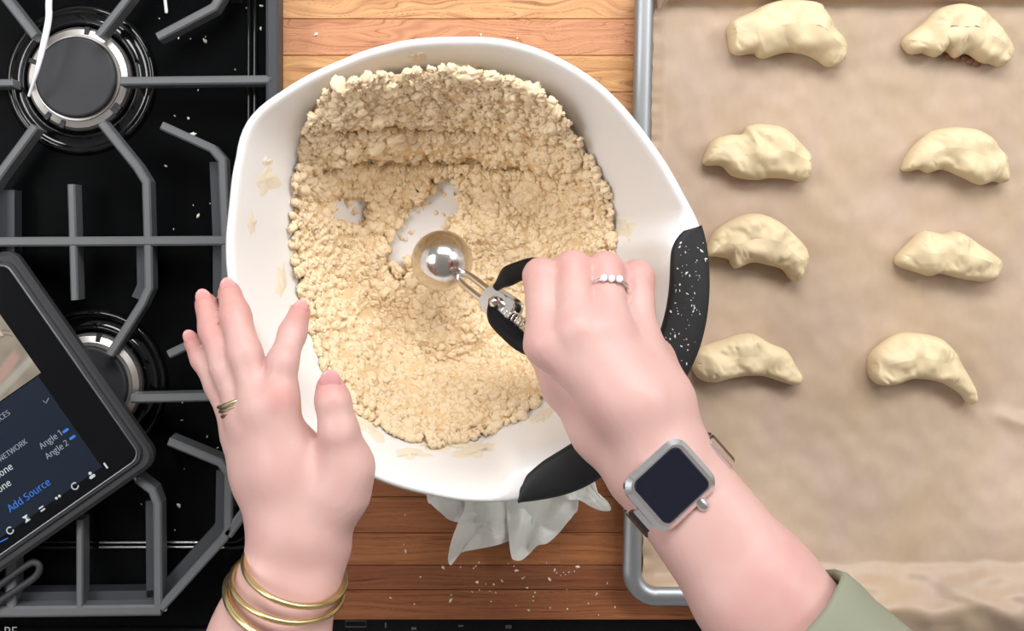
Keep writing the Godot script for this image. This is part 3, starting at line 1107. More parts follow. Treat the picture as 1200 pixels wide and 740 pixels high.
# ---------------------------------------------------------------- tablet
func tablet() -> void:
	var H := 0.047
	var turn := deg_to_rad(35.0)
	var org := P(163, 535, H)
	var t := thing("tablet", "black tablet in a rugged case lying on the stove grate, showing a video app", "tablet", Vector3(org.x, GRATE_Y + 0.0005, org.z))
	t.rotation.y = turn
	var top := H - t.position.y
	var inv := Basis(Vector3.UP, turn).inverse()
	var L := func(px: float, py: float, dy := 0.0) -> Vector3:   # pixel -> the tablet's own axes
		var w: Vector3 = inv * (P(px, py, H) - org)
		return Vector3(w.x, top + dy, w.z)
	var g := Geo.new()
	g.slab(round_rect(Vector2(-0.24, -0.158), Vector2(0.0085, 0.0098), 0.011, 8), 0.0, top - 0.003, 0.0025)
	obj("case", g, M.case_rubber, t, true)
	g = Geo.new()
	g.slab(round_rect(Vector2(-0.236, -0.153), Vector2(0.0035, 0.0035), 0.009, 8), top - 0.0031, top - 0.0008, 0.0009)
	obj("case_lip", g, M.case_rubber, t, true)
	g = Geo.new()
	var rr := round_rect(Vector2(-0.2335, -0.1505), Vector2(0.0008, 0.0008), 0.007, 8)
	var path := []
	for q in rr:
		path.append(Vector3(q.x, top - 0.0006, q.y))
	g.tube(path, [0.0008], 8, true)
	obj("metal_edge", g, mat("edge_metal", srgb(112, 114, 118), 0.3, 0.8), t, true)
	g = Geo.new()
	g.slab(round_rect(Vector2(-0.2333, -0.1503), Vector2(0.0006, 0.0006), 0.0066, 8), top - 0.0012, top, 0.0003)
	var scr := obj("screen", g, M.glass_black, t, true)
	scr.set_meta("label", "dark glass screen")
	# app panel
	var pan_m := mat("screen_panel", srgb(26, 32, 42), 0.35)
	pan_m.metallic_specular = 0.15
	pan_m.emission_enabled = true
	pan_m.emission = srgb(20, 25, 34)
	pan_m.emission_energy_multiplier = 0.6
	var c1: Vector3 = L.call(127, 549)
	var c0: Vector3 = L.call(48, 437)
	g = Geo.new()
	g.box(Vector3(-0.22, top, c0.z + 0.0008), Vector3(c1.x - 0.003, top + 0.0002, c1.z - 0.003), 0.00005)
	obj("app_panel", g, pan_m, scr, true)
	# live picture on it: paper, crescents, hand
	var img := Image.create(192, 128, true, Image.FORMAT_RGB8)
	for y in 128:
		for x in 192:
			var k := 0.92 + 0.08 * noise.get_noise_2d(x * 0.03, y * 0.03)
			var col := Color(0.76 * k, 0.70 * k, 0.61 * k)
			for q in [[170, 30, 8, 5], [172, 52, 9, 5], [168, 12, 8, 5], [140, 22, 8, 5], [142, 44, 8, 5]]:
				var d := Vector2((x - q[0]) / q[2], (y - q[1] - 0.04 * (x - q[0]) * (x - q[0])) / q[3]).length()
				col = col.lerp(Color(0.93, 0.86, 0.72), smoothstep(1.15, 0.85, d))
				col = col.lerp(Color(0.5, 0.42, 0.34), 0.6 * smoothstep(0.35, 0.0, absf(d - 1.25)) * float(y > q[1]))
			var hand := smoothstep(10.0, 4.0, absf(y - 100.0 + (x - 150) * 0.35)) * smoothstep(90, 120, x) * smoothstep(186, 176, x)
			col = col.lerp(Color(0.85, 0.68, 0.62), hand)
			var br := smoothstep(8.0, 2.0, absf(y - 114.0 + (x - 150) * 0.2)) * smoothstep(110, 140, x)
			col = col.lerp(Color(0.86, 0.84, 0.78), br * 0.7)
			img.set_pixel(x, y, col)
	img.generate_mipmaps()
	var vm := mat("screen_picture", Color(0.55, 0.55, 0.55), 0.25)
	vm.albedo_texture = ImageTexture.create_from_image(img)
	vm.emission_enabled = true
	vm.emission_texture = vm.albedo_texture
	vm.emission = Color(1, 1, 1)
	vm.emission_operator = BaseMaterial3D.EMISSION_OP_MULTIPLY
	vm.emission_energy_multiplier = 0.25
	g = Geo.new()
	var pz0 := c0.z - 0.062
	g.quad(Vector3(c0.x - 0.10, top + 0.0002, pz0), Vector3(c0.x, top + 0.0002, pz0), Vector3(c0.x, top + 0.0002, c0.z), Vector3(c0.x - 0.10, top + 0.0002, c0.z))
	obj("video_picture", g, vm, scr, true)
	var grey := mat("screen_text", srgb(128, 134, 142), 0.5)
	var white := mat("screen_white", srgb(176, 184, 184), 0.5)
	var blue := mat("screen_blue", srgb(36, 100, 190), 0.5)
	for m in [grey, white, blue]:
		m.emission_enabled = true
		m.emission = m.albedo_color
		m.emission_energy_multiplier = 0.12
	for w in [["Angle 1", 73, 506, 0.0052, grey], ["Angle 2", 80, 518, 0.0052, grey], ["NETWORK", 31, 517, 0.0046, grey], ["SOURCES", 11, 483, 0.0046, grey], ["Phone", 14, 546, 0.0056, white], ["Phone", 12, 565, 0.0056, white], ["Add Source", 58, 564, 0.0062, blue]]:
		lay_text(w[0], w[3], L.call(w[1], w[2], 0.0003), 0, w[4], scr, "lettering", true, true)
	for q in [[77, 505, blue], [85, 513, blue]]:
		var p: Vector3 = L.call(q[0], q[1])
		g = Geo.new()
		g.slab(round_rect(Vector2(p.x - 0.0022, p.z - 0.0009), Vector2(p.x + 0.0022, p.z + 0.0009), 0.0008, 3), top, top + 0.0004, 0.0001)
		obj("icon", g, q[2], scr, true)
	g = Geo.new()   # tick
	g.tube([L.call(51, 470, 0.0003), L.call(54, 473, 0.0003), L.call(57, 467, 0.0003)], [0.0003], 5)
	obj("icon", g, grey, scr, true)
	for q in [[12, 622, 0], [31, 608, 1], [50, 596, 2], [68, 583, 3], [88, 570, 0], [107, 557, 4], [124, 546, 5]]:
		var p: Vector3 = L.call(q[0], q[1], 0.0003)
		g = Geo.new()
		var r := 0.0021
		if q[2] == 0:   # round arrow
			var arc := []
			for k in 13:
				var a := 0.5 + k / 12.0 * 5.0
				arc.append(p + Vector3(cos(a) * r, 0, sin(a) * r))
			g.tube(arc, [0.00045], 5)
		elif q[2] == 1:   # hourglass
			g.slab(PackedVector2Array([Vector2(p.x - r, p.z - r), Vector2(p.x + r, p.z - r), Vector2(p.x + 0.0003, p.z), Vector2(p.x + r, p.z + r), Vector2(p.x - r, p.z + r), Vector2(p.x - 0.0003, p.z)]), top, top + 0.0005, 0.00008)
		elif q[2] == 2:   # two bars
			for s in [-1, 1]:
				g.slab(round_rect(Vector2(p.x - r, p.z + s * 0.001 - 0.0005), Vector2(p.x + r * 0.6, p.z + s * 0.001 + 0.0005), 0.0003, 2), top, top + 0.0005, 0.00008)
		elif q[2] == 3:   # two dots
			for s in [-1, 1]:
				g.lathe([Vector2(0.0009, 0), Vector2(0.0009, 0.0003), Vector2(0.00001, 0.0004)], Vector3(p.x + s * 0.0012, top, p.z), 10)
		elif q[2] == 4:   # figure
			g.lathe([Vector2(0.0011, 0), Vector2(0.0011, 0.0003), Vector2(0.00001, 0.0004)], Vector3(p.x, top, p.z - 0.0012), 10)
			g.slab(round_rect(Vector2(p.x - r, p.z + 0.0002), Vector2(p.x + r, p.z + 0.0022), 0.0009, 3), top, top + 0.0004, 0.0001)
		else:
			g.slab(round_rect(Vector2(p.x - 0.0006, p.z - r), Vector2(p.x + 0.0006, p.z + r), 0.0003, 2), top, top + 0.0004, 0.00008)
		obj("icon", g, white, scr, true)
	g = Geo.new()
	g.tube([L.call(-12, 642, 0.0003), L.call(9, 631, 0.0003)], [0.0004], 5)
	obj("icon", g, blue, scr, true)
	# folding stand peeping out below the case
	g = Geo.new()
	var loop := []
	for q in [Vector2(-40, 716), Vector2(0, 686), Vector2(30, 664), Vector2(40, 660), Vector2(46, 664), Vector2(44, 673), Vector2(34, 682), Vector2(4, 702), Vector2(-36, 730)]:
		var w: Vector3 = inv * (P(q.x, q.y, 0.034) - t.position)
		loop.append(Vector3(w.x, 0.003, w.z))
	g.tube(smooth_open(loop, 30), [0.0024], 8)
	obj("stand_loop", g, M.case_rubber, t, true)


# ---------------------------------------------------------------- scoop
func scoop() -> void:
	var b := P(518, 306, 0.052)
	var t := thing("cookie_scoop", "shiny steel ball scoop with black squeeze handles, held over the crumbs", "scoop", b)
	var R := 0.0195
	var g := Geo.new()
	var axis := (Vector3(0.12, 1.0, -0.08)).normalized()
	var bx := Basis(Quaternion(Vector3.UP, axis))
	var prof := []
	for k in 17:
		var a := PI / 2 * k / 16.0 * 1.06 - 0.06 * PI / 2
		prof.append(Vector2(cos(a) * R, sin(a) * R))
	prof[16] = Vector2(0.0001, R)
	var inn := [Vector2(0.0001, R - 0.0009)]
	for k in 16:
		var a := PI / 2 - PI / 2 * (k + 1) / 16.0 * 1.06
		inn.append(Vector2(cos(a) * (R - 0.0009), sin(a) * (R - 0.0009)))
	prof.reverse()
	inn.reverse()
	var all := []
	for q in inn: all.append(q)
	var outer := prof.duplicate()
	outer.reverse()
	for q in outer: all.append(q)
	g.lathe(all, Vector3.ZERO, 48)
	for i in g.v.size():
		g.v[i] = b + bx * g.v[i]
	obj("scoop_bowl", g, M.steel, t)
	# wire neck
	var hub := P(574, 350, 0.088)
	for s in [-1.0, 1.0]:
		g = Geo.new()
		var side: Vector3 = Vector3(0.4, 0, -0.6).normalized() * 0.0035 * s
		var dirn := (hub - b).normalized()
		g.tube(smooth_open([b + dirn * R * 0.9 + side * 0.4, b.lerp(hub, 0.55) + side, hub + side], 8), [0.0022], 10)
		obj("neck", g, M.steel, t)
	# gear housing
	g = Geo.new()
	var xd := (P(612, 375, 0.108) - hub).normalized()
	var zd := xd.cross(Vector3.UP).normalized()
	var yd := zd.cross(xd).normalized()
	var xf := Transform3D(Basis(xd, yd, zd), hub)
	g.slab(round_rect(Vector2(-0.004, -0.009), Vector2(0.026, 0.009), 0.006, 6), -0.001, 0.0012, 0.0004, xf)
	g.slab(round_rect(Vector2(-0.002, -0.007), Vector2(0.024, 0.007), 0.005, 6), 0.005, 0.0066, 0.0004, xf)
	obj("gear_housing", g, M.steel, t)
	g = Geo.new()
	for k in 16:
		var a := TAU * k / 16.0
		var c := xf * Vector3(0.012 + cos(a) * 0.0052, 0.0032, sin(a) * 0.0052)
		g.tube([c - yd * 0.0018, c + yd * 0.0018], [0.0012], 6)
	g.tube([xf * Vector3(0.012, 0.0, 0.0), xf * Vector3(0.012, 0.0085, 0.0)], [0.004], 14)
	obj("gear", g, M.steel, t)
	g = Geo.new()
	var coil := []
	for k in 60:
		var a := k * 0.62
		coil.append(xf * Vector3(0.018 + k * 0.0003, 0.003 + cos(a) * 0.0035, 0.002 + sin(a) * 0.0035))
	g.tube(coil, [0.0008], 6)
	obj("spring", g, M.steel, t)
	# two black handles that spread from the hub
	for s in [[[582, 337, 0.104, 592, 328, 0.110, 606, 319, 0.119, 640, 314, 0.1345, 700, 338, 0.146]], [[577, 352, 0.096, 580, 368, 0.101, 594, 386, 0.110, 625, 408, 0.123, 700, 425, 0.143]]]:
		var pts := []
		var a: Array = s[0]
		for i in range(0, a.size(), 3):
			pts.append(P(a[i], a[i + 1], a[i + 2]))
		var pp := smooth_open(pts, 24)
		var rad := []
		for k in pp.size():
			rad.append(lerpf(0.0026, 0.0062, smoothstep(0.0, 0.4, k / 24.0)))
		g = Geo.new()
		g.tube(pp, rad, 12, false, 0.7)
		obj("handle", g, M.black_plastic, t)


# ---------------------------------------------------------------- the baker
var bone_a := PackedVector3Array()
var bone_d := PackedVector3Array()
var bone_l := PackedFloat32Array()
var bone_ra := PackedFloat32Array()
var bone_rb := PackedFloat32Array()
var bone_g := PackedInt32Array()


func bone(a: Vector3, b: Vector3, ra: float, rb: float, grp: int) -> void:
	bone_a.append(a)
	bone_d.append(b - a)
	bone_l.append(maxf((b - a).length_squared(), 1e-9))
	bone_ra.append(ra)
	bone_rb.append(rb)
	bone_g.append(grp)


func chain(a: Array, grp: int) -> void:   # px, py, height, radius (mm) ...
	for i in range(0, a.size() - 4, 4):
		bone(P(a[i], a[i + 1], a[i + 2]), P(a[i + 4], a[i + 5], a[i + 6]), a[i + 3] * 0.001, a[i + 7] * 0.001, grp)


func bone_dist(i: int, p: Vector3) -> float:
	var q := p - bone_a[i]
	var t := clampf(q.dot(bone_d[i]) / bone_l[i], 0.0, 1.0)
	return (q - bone_d[i] * t).length() - lerpf(bone_ra[i], bone_rb[i], t)


func field(p: Vector3, use: PackedInt32Array) -> float:
	var palm := 1e3
	var best := 1e3
	var cur := -1
	var fd := 1e3
	for i in use:
		var q := p - bone_a[i]
		var t := clampf(q.dot(bone_d[i]) / bone_l[i], 0.0, 1.0)
		var d := (q - bone_d[i] * t).length() - lerpf(bone_ra[i], bone_rb[i], t)
		var grp := bone_g[i]
		if grp == 0:
			var h := maxf(0.012 - absf(palm - d), 0.0) / 0.012
			palm = minf(palm, d) - h * h * 0.003
		else:
			if grp != cur:
				if cur > 0:
					var h2 := maxf(0.008 - absf(palm - fd), 0.0) / 0.008
					best = minf(best, minf(palm, fd) - h2 * h2 * 0.002)
				cur = grp
				fd = d
			else:
				var h3 := maxf(0.004 - absf(fd - d), 0.0) / 0.004
				fd = minf(fd, d) - h3 * h3 * 0.001
	if cur > 0:
		var h4 := maxf(0.008 - absf(palm - fd), 0.0) / 0.008
		best = minf(best, minf(palm, fd) - h4 * h4 * 0.002)
	return minf(best, palm)


func net(g: Geo, cell: float, tint: Callable) -> void:
	var n := bone_a.size()
	var lo := Vector3.ONE * 1e3
	var hi := -lo
	for i in n:
		for e in 2:
			var p := bone_a[i] + bone_d[i] * e
			var r := Vector3.ONE * maxf(bone_ra[i], bone_rb[i])
			lo = lo.min(p - r)
			hi = hi.max(p + r)
	lo -= Vector3.ONE * cell * 2
	hi += Vector3.ONE * cell * 2
	var B := 6
	var nb := Vector3i(((hi - lo) / (cell * B)).ceil())
	var nx := nb.x * B + 1
	var ny := nb.y * B + 1
	var nz := nb.z * B + 1
	var val := PackedFloat32Array()
	val.resize(nx * ny * nz)
	val.fill(99.0)
	var half := cell * B * 0.5 * 1.7321
	var cells := PackedInt32Array()
	for bz in nb.z:
		for by in nb.y:
			for bx in nb.x:
				var c := lo + (Vector3(bx, by, bz) + Vector3.ONE * 0.5) * B * cell
				var ds := PackedFloat32Array()
				var dm := 1e3
				for i in n:
					var d := bone_dist(i, c)
					ds.append(d)
					dm = minf(dm, d)
				if dm > half + 0.008 or dm < -half - 0.012:
					continue
				var use := PackedInt32Array()
				for i in n:
					if ds[i] < dm + 2.0 * half + 0.014:
						use.append(i)
				for k in B + 1:
					for j in B + 1:
						for i in B + 1:
							var at := ((bz * B + k) * ny + by * B + j) * nx + bx * B + i
							if val[at] == 99.0:
								val[at] = field(lo + Vector3(bx * B + i, by * B + j, bz * B + k) * cell, use)
							if i < B and j < B and k < B:
								cells.append(at)
	var sx := 1
	var sy := nx
	var sz := nx * ny
	var vert := PackedInt32Array()
	vert.resize(nx * ny * nz)
	vert.fill(-1)
	var offs := [0, sx, sy, sx + sy, sz, sx + sz, sy + sz, sx + sy + sz]
	var corner := [Vector3(0, 0, 0), Vector3(1, 0, 0), Vector3(0, 1, 0), Vector3(1, 1, 0), Vector3(0, 0, 1), Vector3(1, 0, 1), Vector3(0, 1, 1), Vector3(1, 1, 1)]
	var edges := [[0, 1], [2, 3], [4, 5], [6, 7], [0, 2], [1, 3], [4, 6], [5, 7], [0, 4], [1, 5], [2, 6], [3, 7]]
	var live := PackedInt32Array()
	for at in cells:
		var f := [0.0, 0.0, 0.0, 0.0, 0.0, 0.0, 0.0, 0.0]
		var neg := 0
		for k in 8:
			f[k] = val[at + offs[k]]
			if f[k] < 0.0:
				neg += 1
		if neg == 0 or neg == 8:
			continue
		var sum := Vector3.ZERO
		var cnt := 0
		for e in edges:
			var f0: float = f[e[0]]
			var f1: float = f[e[1]]
			if (f0 < 0.0) != (f1 < 0.0):
				sum += (corner[e[0]] as Vector3).lerp(corner[e[1]], f0 / (f0 - f1))
				cnt += 1
		var pos := Vector3(at % nx, (at / sy) % ny, at / sz) + sum / cnt
		vert[at] = g.v.size()
		var wp := lo + pos * cell
		g.v.append(wp)
		g.uv.append(Vector2.ZERO)
		g.c.append(tint.call(wp))
		live.append(at)
	for at in live:
		var inside := val[at] < 0.0
		for ax in 3:
			var d1: int = [sy, sx, sx][ax]
			var d2: int = [sz, sz, sy][ax]
			var step: int = [sx, sy, sz][ax]
			if inside == (val[at + step] < 0.0):
				continue
			var a := vert[at]
			var b := vert[at - d1]
			var cc := vert[at - d1 - d2]
			var d := vert[at - d2]
			if b < 0 or cc < 0 or d < 0:
				continue
			# facing along +axis when inside at the lower end
			if inside == (ax == 1):
				g.idx.append_array(PackedInt32Array([a, b, cc, a, cc, d]))
			else:
				g.idx.append_array(PackedInt32Array([a, cc, b, a, d, cc]))


func clear_bones() -> void:
	bone_a.clear(); bone_d.clear(); bone_l.clear(); bone_ra.clear(); bone_rb.clear(); bone_g.clear()


func person() -> void:
	var g := Geo.new()
	var warm := []
	var base := srgb(204, 161, 153).srgb_to_linear()
	var red := srgb(200, 130, 123).srgb_to_linear()
	var pale := srgb(209, 170, 161).srgb_to_linear()
	var tint := func(p: Vector3) -> Color:
		var k := 0.0
		for w in warm:
			k = maxf(k, w[2] * smoothstep(w[1], 0.0, p.distance_to(w[0])))
		var col := base.lerp(pale, clampf(0.5 + 0.6 * noise.get_noise_3d(p.x * 28.0, p.y * 28.0, p.z * 28.0), 0, 1))
		return col.lerp(red, clampf(k + 0.10 * noise.get_noise_3d(p.x * 90.0, p.y * 90.0, p.z * 90.0), 0, 1))
	# the hand that holds the scoop
	clear_bones()
	chain([760, 561, 0.182, 18.5, 872, 704, 0.190, 24.5, 1075, 930, 0.21, 31], 0)
	chain([793, 535, 0.182, 18.5, 898, 680, 0.190, 24.5, 1105, 905, 0.21, 31], 0)
	chain([770, 540, 0.184, 18, 720, 470, 0.184, 14, 641, 404, 0.178, 11], 0)
	chain([770, 540, 0.186, 18, 735, 470, 0.190, 14, 676, 386, 0.184, 11.2], 0)
	chain([778, 538, 0.184, 18, 755, 470, 0.188, 14, 714, 386, 0.182, 11], 0)
	chain([784, 534, 0.180, 17, 778, 470, 0.178, 14, 750, 402, 0.172, 10.5], 0)
	chain([748, 552, 0.174, 17, 705, 505, 0.162, 15, 662, 452, 0.150, 12], 0)
	chain([785, 520, 0.168, 15, 768, 420, 0.160, 11], 0)
	chain([641, 404, 0.178, 10.8, 635, 324, 0.160, 10.0, 640, 330, 0.134, 8.8, 652, 362, 0.124, 7.2], 1)
	chain([676, 386, 0.184, 10.6, 671, 316, 0.163, 10.2, 674, 314, 0.135, 8.6, 684, 348, 0.125, 7.4], 2)
	chain([714, 386, 0.182, 10.5, 709, 317, 0.161, 10.0, 712, 320, 0.133, 8.4, 720, 350, 0.124, 7.2], 3)
	chain([748, 402, 0.172, 10.4, 746, 326, 0.155, 9.6, 748, 334, 0.130, 8.2, 746, 364, 0.122, 6.8], 4)
	chain([662, 452, 0.150, 12, 634, 405, 0.134, 9.5, 632, 375, 0.126, 8], 5)
	for q in [[635, 324, 0.165], [671, 316, 0.168], [709, 317, 0.166], [746, 326, 0.159]]:
		warm.append([P(q[0], q[1], q[2]), 0.020, 0.45])
	for q in [[641, 400, 0.186], [676, 382, 0.193], [714, 382, 0.190], [750, 398, 0.18]]:
		warm.append([P(q[0], q[1], q[2]), 0.014, 0.22])
	warm.append([P(910, 690, 0.21), 0.05, 0.30])
	net(g, 0.0026, tint)
	# the hand that steadies the bowl
	clear_bones()
	warm.clear()
	chain([333, 633, 0.160, 18, 296, 738, 0.166, 20, 215, 900, 0.172, 27], 0)
	chain([371, 646, 0.160, 18, 338, 752, 0.166, 20, 275, 915, 0.172, 27], 0)
	chain([345, 620, 0.162, 18, 335, 550, 0.166, 14, 326, 468, 0.170, 10.8], 0)
	chain([345, 620, 0.160, 18, 322, 550, 0.162, 14, 306, 478, 0.167, 11.3], 0)
	chain([338, 620, 0.158, 17, 312, 555, 0.157, 13, 291, 494, 0.160, 11], 0)
	chain([334, 620, 0.156, 16, 305, 560, 0.152, 12.5, 283, 512, 0.151, 10], 0)
	chain([372, 620, 0.162, 17, 396, 575, 0.168, 15.5, 407, 546, 0.172, 13.5], 0)
	chain([360, 590, 0.158, 16, 350, 530, 0.160, 13], 0)
	chain([326, 468, 0.170, 9.6, 331, 425, 0.169, 8.4, 343, 390, 0.160, 7.5, 351, 367, 0.148, 6.3], 1)
	chain([306, 478, 0.167, 10.6, 287, 415, 0.163, 9.4, 276, 370, 0.153, 8.4, 269, 343, 0.142, 6.8], 2)
	chain([291, 494, 0.160, 10.4, 266, 432, 0.155, 9.2, 250, 386, 0.146, 8.2, 241, 356, 0.136, 6.6], 3)
	chain([283, 512, 0.151, 9, 257, 452, 0.146, 8, 238, 420, 0.138, 7, 226, 401, 0.130, 5.6], 4)
	chain([407, 546, 0.172, 13, 397, 505, 0.178, 10.6, 390, 470, 0.178, 9.4, 387, 454, 0.176, 7.8], 5)
	for q in [[269, 343, 0.142, 0.03], [241, 356, 0.136, 0.03], [226, 401, 0.130, 0.03], [351, 367, 0.148, 0.03], [387, 450, 0.180, 0.02], [326, 465, 0.178, 0.014], [276, 370, 0.155, 0.02], [250, 386, 0.15, 0.02]]:
		warm.append([P(q[0], q[1], q[2]), q[3], 0.6])
	net(g, 0.0026, tint)
	var at := P(600, 900, -0.92)
	var t := thing("person", "person in an olive sleeve, one hand steadying the white bowl, the other gripping the scoop", "person", Vector3(at.x, -0.92, 0.5))
	obj("body", g, M.skin, t)
	# fingernails
	for q in [[224, 397, 0.1345, -0.6, 4.2, 6.0], [239, 351, 0.1405, -0.3, 4.8, 6.6], [267.5, 338, 0.1465, -0.2, 4.8, 6.6], [387, 447, 0.1825, 0.0, 5.6, 7.0], [352, 362, 0.153, 0.25, 4.2, 5.6]]:
		var ng := Geo.new()
		var p := P(q[0], q[1], q[2])
		var b := Basis(Vector3.UP, -q[3]) * Basis(Vector3.RIGHT, 0.3)
		ng.grid(14, 8, func(u: float, w: float) -> Vector3:
			var a := u * TAU
			var e := (w - 0.5) * PI
			return p + b * (Vector3(cos(e) * cos(a) * q[4], sin(e) * 1.6, cos(e) * sin(a) * q[5]) * 0.001), true, false)
		obj("fingernail", ng, M.nail, t)
	# olive sleeves: a cuff in view on one arm, the other pushed back past the frame
	sleeve(P(926, 735, 0.197), P(1135, 985, 0.212), t)
	sleeve(P(262, 868, 0.172), P(196, 1060, 0.185), t)
	watch()
	jewellery()


func sleeve(s0: Vector3, s1: Vector3, t: Node3D) -> void:
	var g := Geo.new()
	var dirn := (s1 - s0).normalized()
	var nrm := (Vector3.UP - dirn * Vector3.UP.dot(dirn)).normalized()
	var side := dirn.cross(nrm)
	var rings := [[0.010, 0.031, 0.0345], [-0.001, 0.031, 0.0355], [-0.003, 0.034, 0.0385], [0.0, 0.0365, 0.0405], [0.010, 0.0375, 0.0415], [0.022, 0.0385, 0.0425], [0.026, 0.0395, 0.0435], [0.06, 0.043, 0.05], [0.11, 0.048, 0.056], [0.18, 0.052, 0.06], [0.182, 0.001, 0.001]]
	g.grid(56, rings.size() - 1, func(u: float, w: float) -> Vector3:
		var R = rings[int(round(w * (rings.size() - 1)))]
		var a := u * TAU
		var k := 1.0 + 0.03 * noise.get_noise_2d(cos(a) * 2.0 + R[0] * 40.0, sin(a) * 2.0)
		return s0 + dirn * (R[0] + 0.004 * sin(a)) + nrm * R[1] * cos(a) * k + side * R[2] * sin(a) * k, true, false, true)
	obj("sleeve", g, M.sleeve, t)


func watch() -> void:
	var c := P(787, 569, 0.2115)
	var ax := Vector3(0.75, -0.10, -0.66).normalized()     # across the wrist
	var up := (Vector3(0.05, 1, -0.03) - ax * ax.dot(Vector3(0.05, 1, -0.03))).normalized()
	var al := ax.cross(up).normalized()                     # along the arm
	var t := thing("watch", "square smart watch with a dark screen and silver case on the scooping wrist", "watch", c)
	var xf := Transform3D(Basis(ax, up, al), c)
	var g := Geo.new()
	g.slab(round_rect(Vector2(-0.0205, -0.0175), Vector2(0.0205, 0.0175), 0.008, 8), -0.009, 0.0, 0.0026, xf)
	obj("watch_case", g, M.silver, t)
	g = Geo.new()
	g.slab(round_rect(Vector2(-0.0158, -0.0140), Vector2(0.0158, 0.0140), 0.004, 8), -0.0005, 0.0009, 0.0007, xf)
	obj("watch_screen", g, mat("watch_glass", srgb(16, 18, 34), 0.1), t)
	g = Geo.new()
	g.tube([xf * Vector3(0.006, -0.0045, 0.0165), xf * Vector3(0.006, -0.0045, 0.0200)], [0.0032], 14)
	obj("crown", g, M.silver, t)
	# link band round the wrist
	var wc := P(781, 552, 0.182) + al * 0.004
	var links := 30
	var lm := mat("band_dark", srgb(70, 60, 58), 0.35, 0.6)
	for k in links:
		var a := TAU * (k + 0.5) / links
		var p: Vector3 = wc + al * 0.006 + ax * cos(a) * 0.0308 + up * sin(a) * 0.0225
		if sin(a) > 0.55:
			continue
		var tg := (ax * -sin(a) * 0.0325 + up * cos(a) * 0.0235).normalized()
		var outw := tg.cross(al).normalized()
		var lg := Geo.new()
		lg.slab(round_rect(Vector2(-0.0030, -0.009), Vector2(0.0030, 0.009), 0.0012, 3), -0.001, 0.0016, 0.0005, Transform3D(Basis(tg, outw, al) if Basis(tg, outw, al).determinant() > 0 else Basis(tg, -outw, al), p))
		obj("band_link", lg, lm if k % 2 else M.silver, t)


func ring_loop(c: Vector3, u: Vector3, w: Vector3, n: int, wob := 0.0) -> Array:
	var out := []
	for k in n:
		var a := TAU * k / n
		out.append(c + u * cos(a) * (1.0 + wob * sin(a * 3.0)) + w * sin(a))
	return out


func jewellery() -> void:
	# bangles: loops round the steadying wrist
	for q in [[346, 668, 0.163, 61, 0.034, 0.30, 0.0019, "upper slim gold bangle, touching the heel of the steadying hand"], [337, 686, 0.163, 66, 0.035, 0.24, 0.0018, "middle slim gold bangle between two others on the forearm"], [324, 706, 0.163, 62, 0.035, 0.42, 0.0024, "lowest and thickest gold bangle, nearest the front edge"]]:
		var c := P(q[0], q[1], q[2])
		var s: float = (CAMH - 0.165) / F
		var ang: float = q[5]
		var u: Vector3 = Vector3(cos(ang), -0.10, sin(ang)).normalized() * q[3] * s
		var w: Vector3 = Vector3(-0.06, 1.0, 0.30).normalized() * q[4]
		var g := Geo.new()
		g.tube(ring_loop(c, u, w, 56, 0.012), [q[6]], 10, true)
		single("bangle", g, M.gold, q[7], "bangle", c, "gold bangles on the forearm")
	var c1 := P(281, 474, 0.1588)
	var g1 := Geo.new()
	var dirv := (P(266, 432, 0.155) - P(291, 494, 0.160)).normalized()
	var u1 := (dirv.cross(Vector3.UP).normalized() + Vector3(0, 0.35, 0)).normalized() * 0.0126
	for s in [-1.0, 0.2, 1.2]:
		g1.tube(ring_loop(c1 + dirv * 0.0026 * s, u1, Vector3.UP * 0.0122, 40), [0.0013], 8, true)
	var r1 := thing("finger_ring", "twisted gold ring on a finger of the hand steadying the bowl", "ring", c1)
	obj("band", g1, M.pale_gold, r1)
	var c2 := P(713, 338, 0.1690)
	var g2 := Geo.new()
	var d2 := (P(712, 310, 0.161) - P(714, 386, 0.182)).normalized()
	var u2 := d2.cross(Vector3.UP).normalized()
	var w2 := u2.cross(d2).normalized()
	g2.tube(ring_loop(c2, u2 * 0.0104, w2 * 0.0104, 40), [0.0010], 8, true)
	var r2 := thing("finger_ring", "slim silver ring with a bright stone on the hand gripping the scoop", "ring", c2)
	obj("band", g2, M.silver, r2)
	for k in 3:
		var st := Geo.new()
		var up := w2 if w2.y > 0 else -w2
		var p := c2 + up * 0.0108 + u2 * (k - 1) * 0.0042
		st.lathe([Vector2(0.0001, -0.001), Vector2(0.0022, 0.0003), Vector2(0.0015, 0.0012), Vector2(0.0001, 0.0013)], p, 8)
		obj("stone", st, M.stone if M.has("stone") else mat("stone", srgb(245, 245, 250), 0.05), r2)


# ---------------------------------------------------------------- small things
func cords() -> void:
	var pts := [P(68, -60, 0.030), P(58, -5, 0.033), P(57, 22, 0.034), P(51, 52, 0.034), P(43, 84, 0.034), P(34, 112, 0.026)]
	var rad := []
	for k in 31:
		rad.append(lerpf(0.0022, 0.0010, smoothstep(0.55, 1.0, k / 30.0)))
	var g := Geo.new()
	g.tube(smooth_open(pts, 30), rad, 10)
	single("white_cord", g, M.white_plastic, "thin white cord trailing over the burner nearest the top edge", "cord", P(50, 50, 0.03))
	g = Geo.new()
	g.tube(smooth_open([P(190, -40, 0.001), P(193, -4, -0.0015), P(195, 14, -0.0015)], 10), [0.0012], 8)
	single("cord_end", g, M.white_plastic, "short white cord end on the black cooktop beyond the grate bars", "cord", P(193, 5, STOVE_Y))


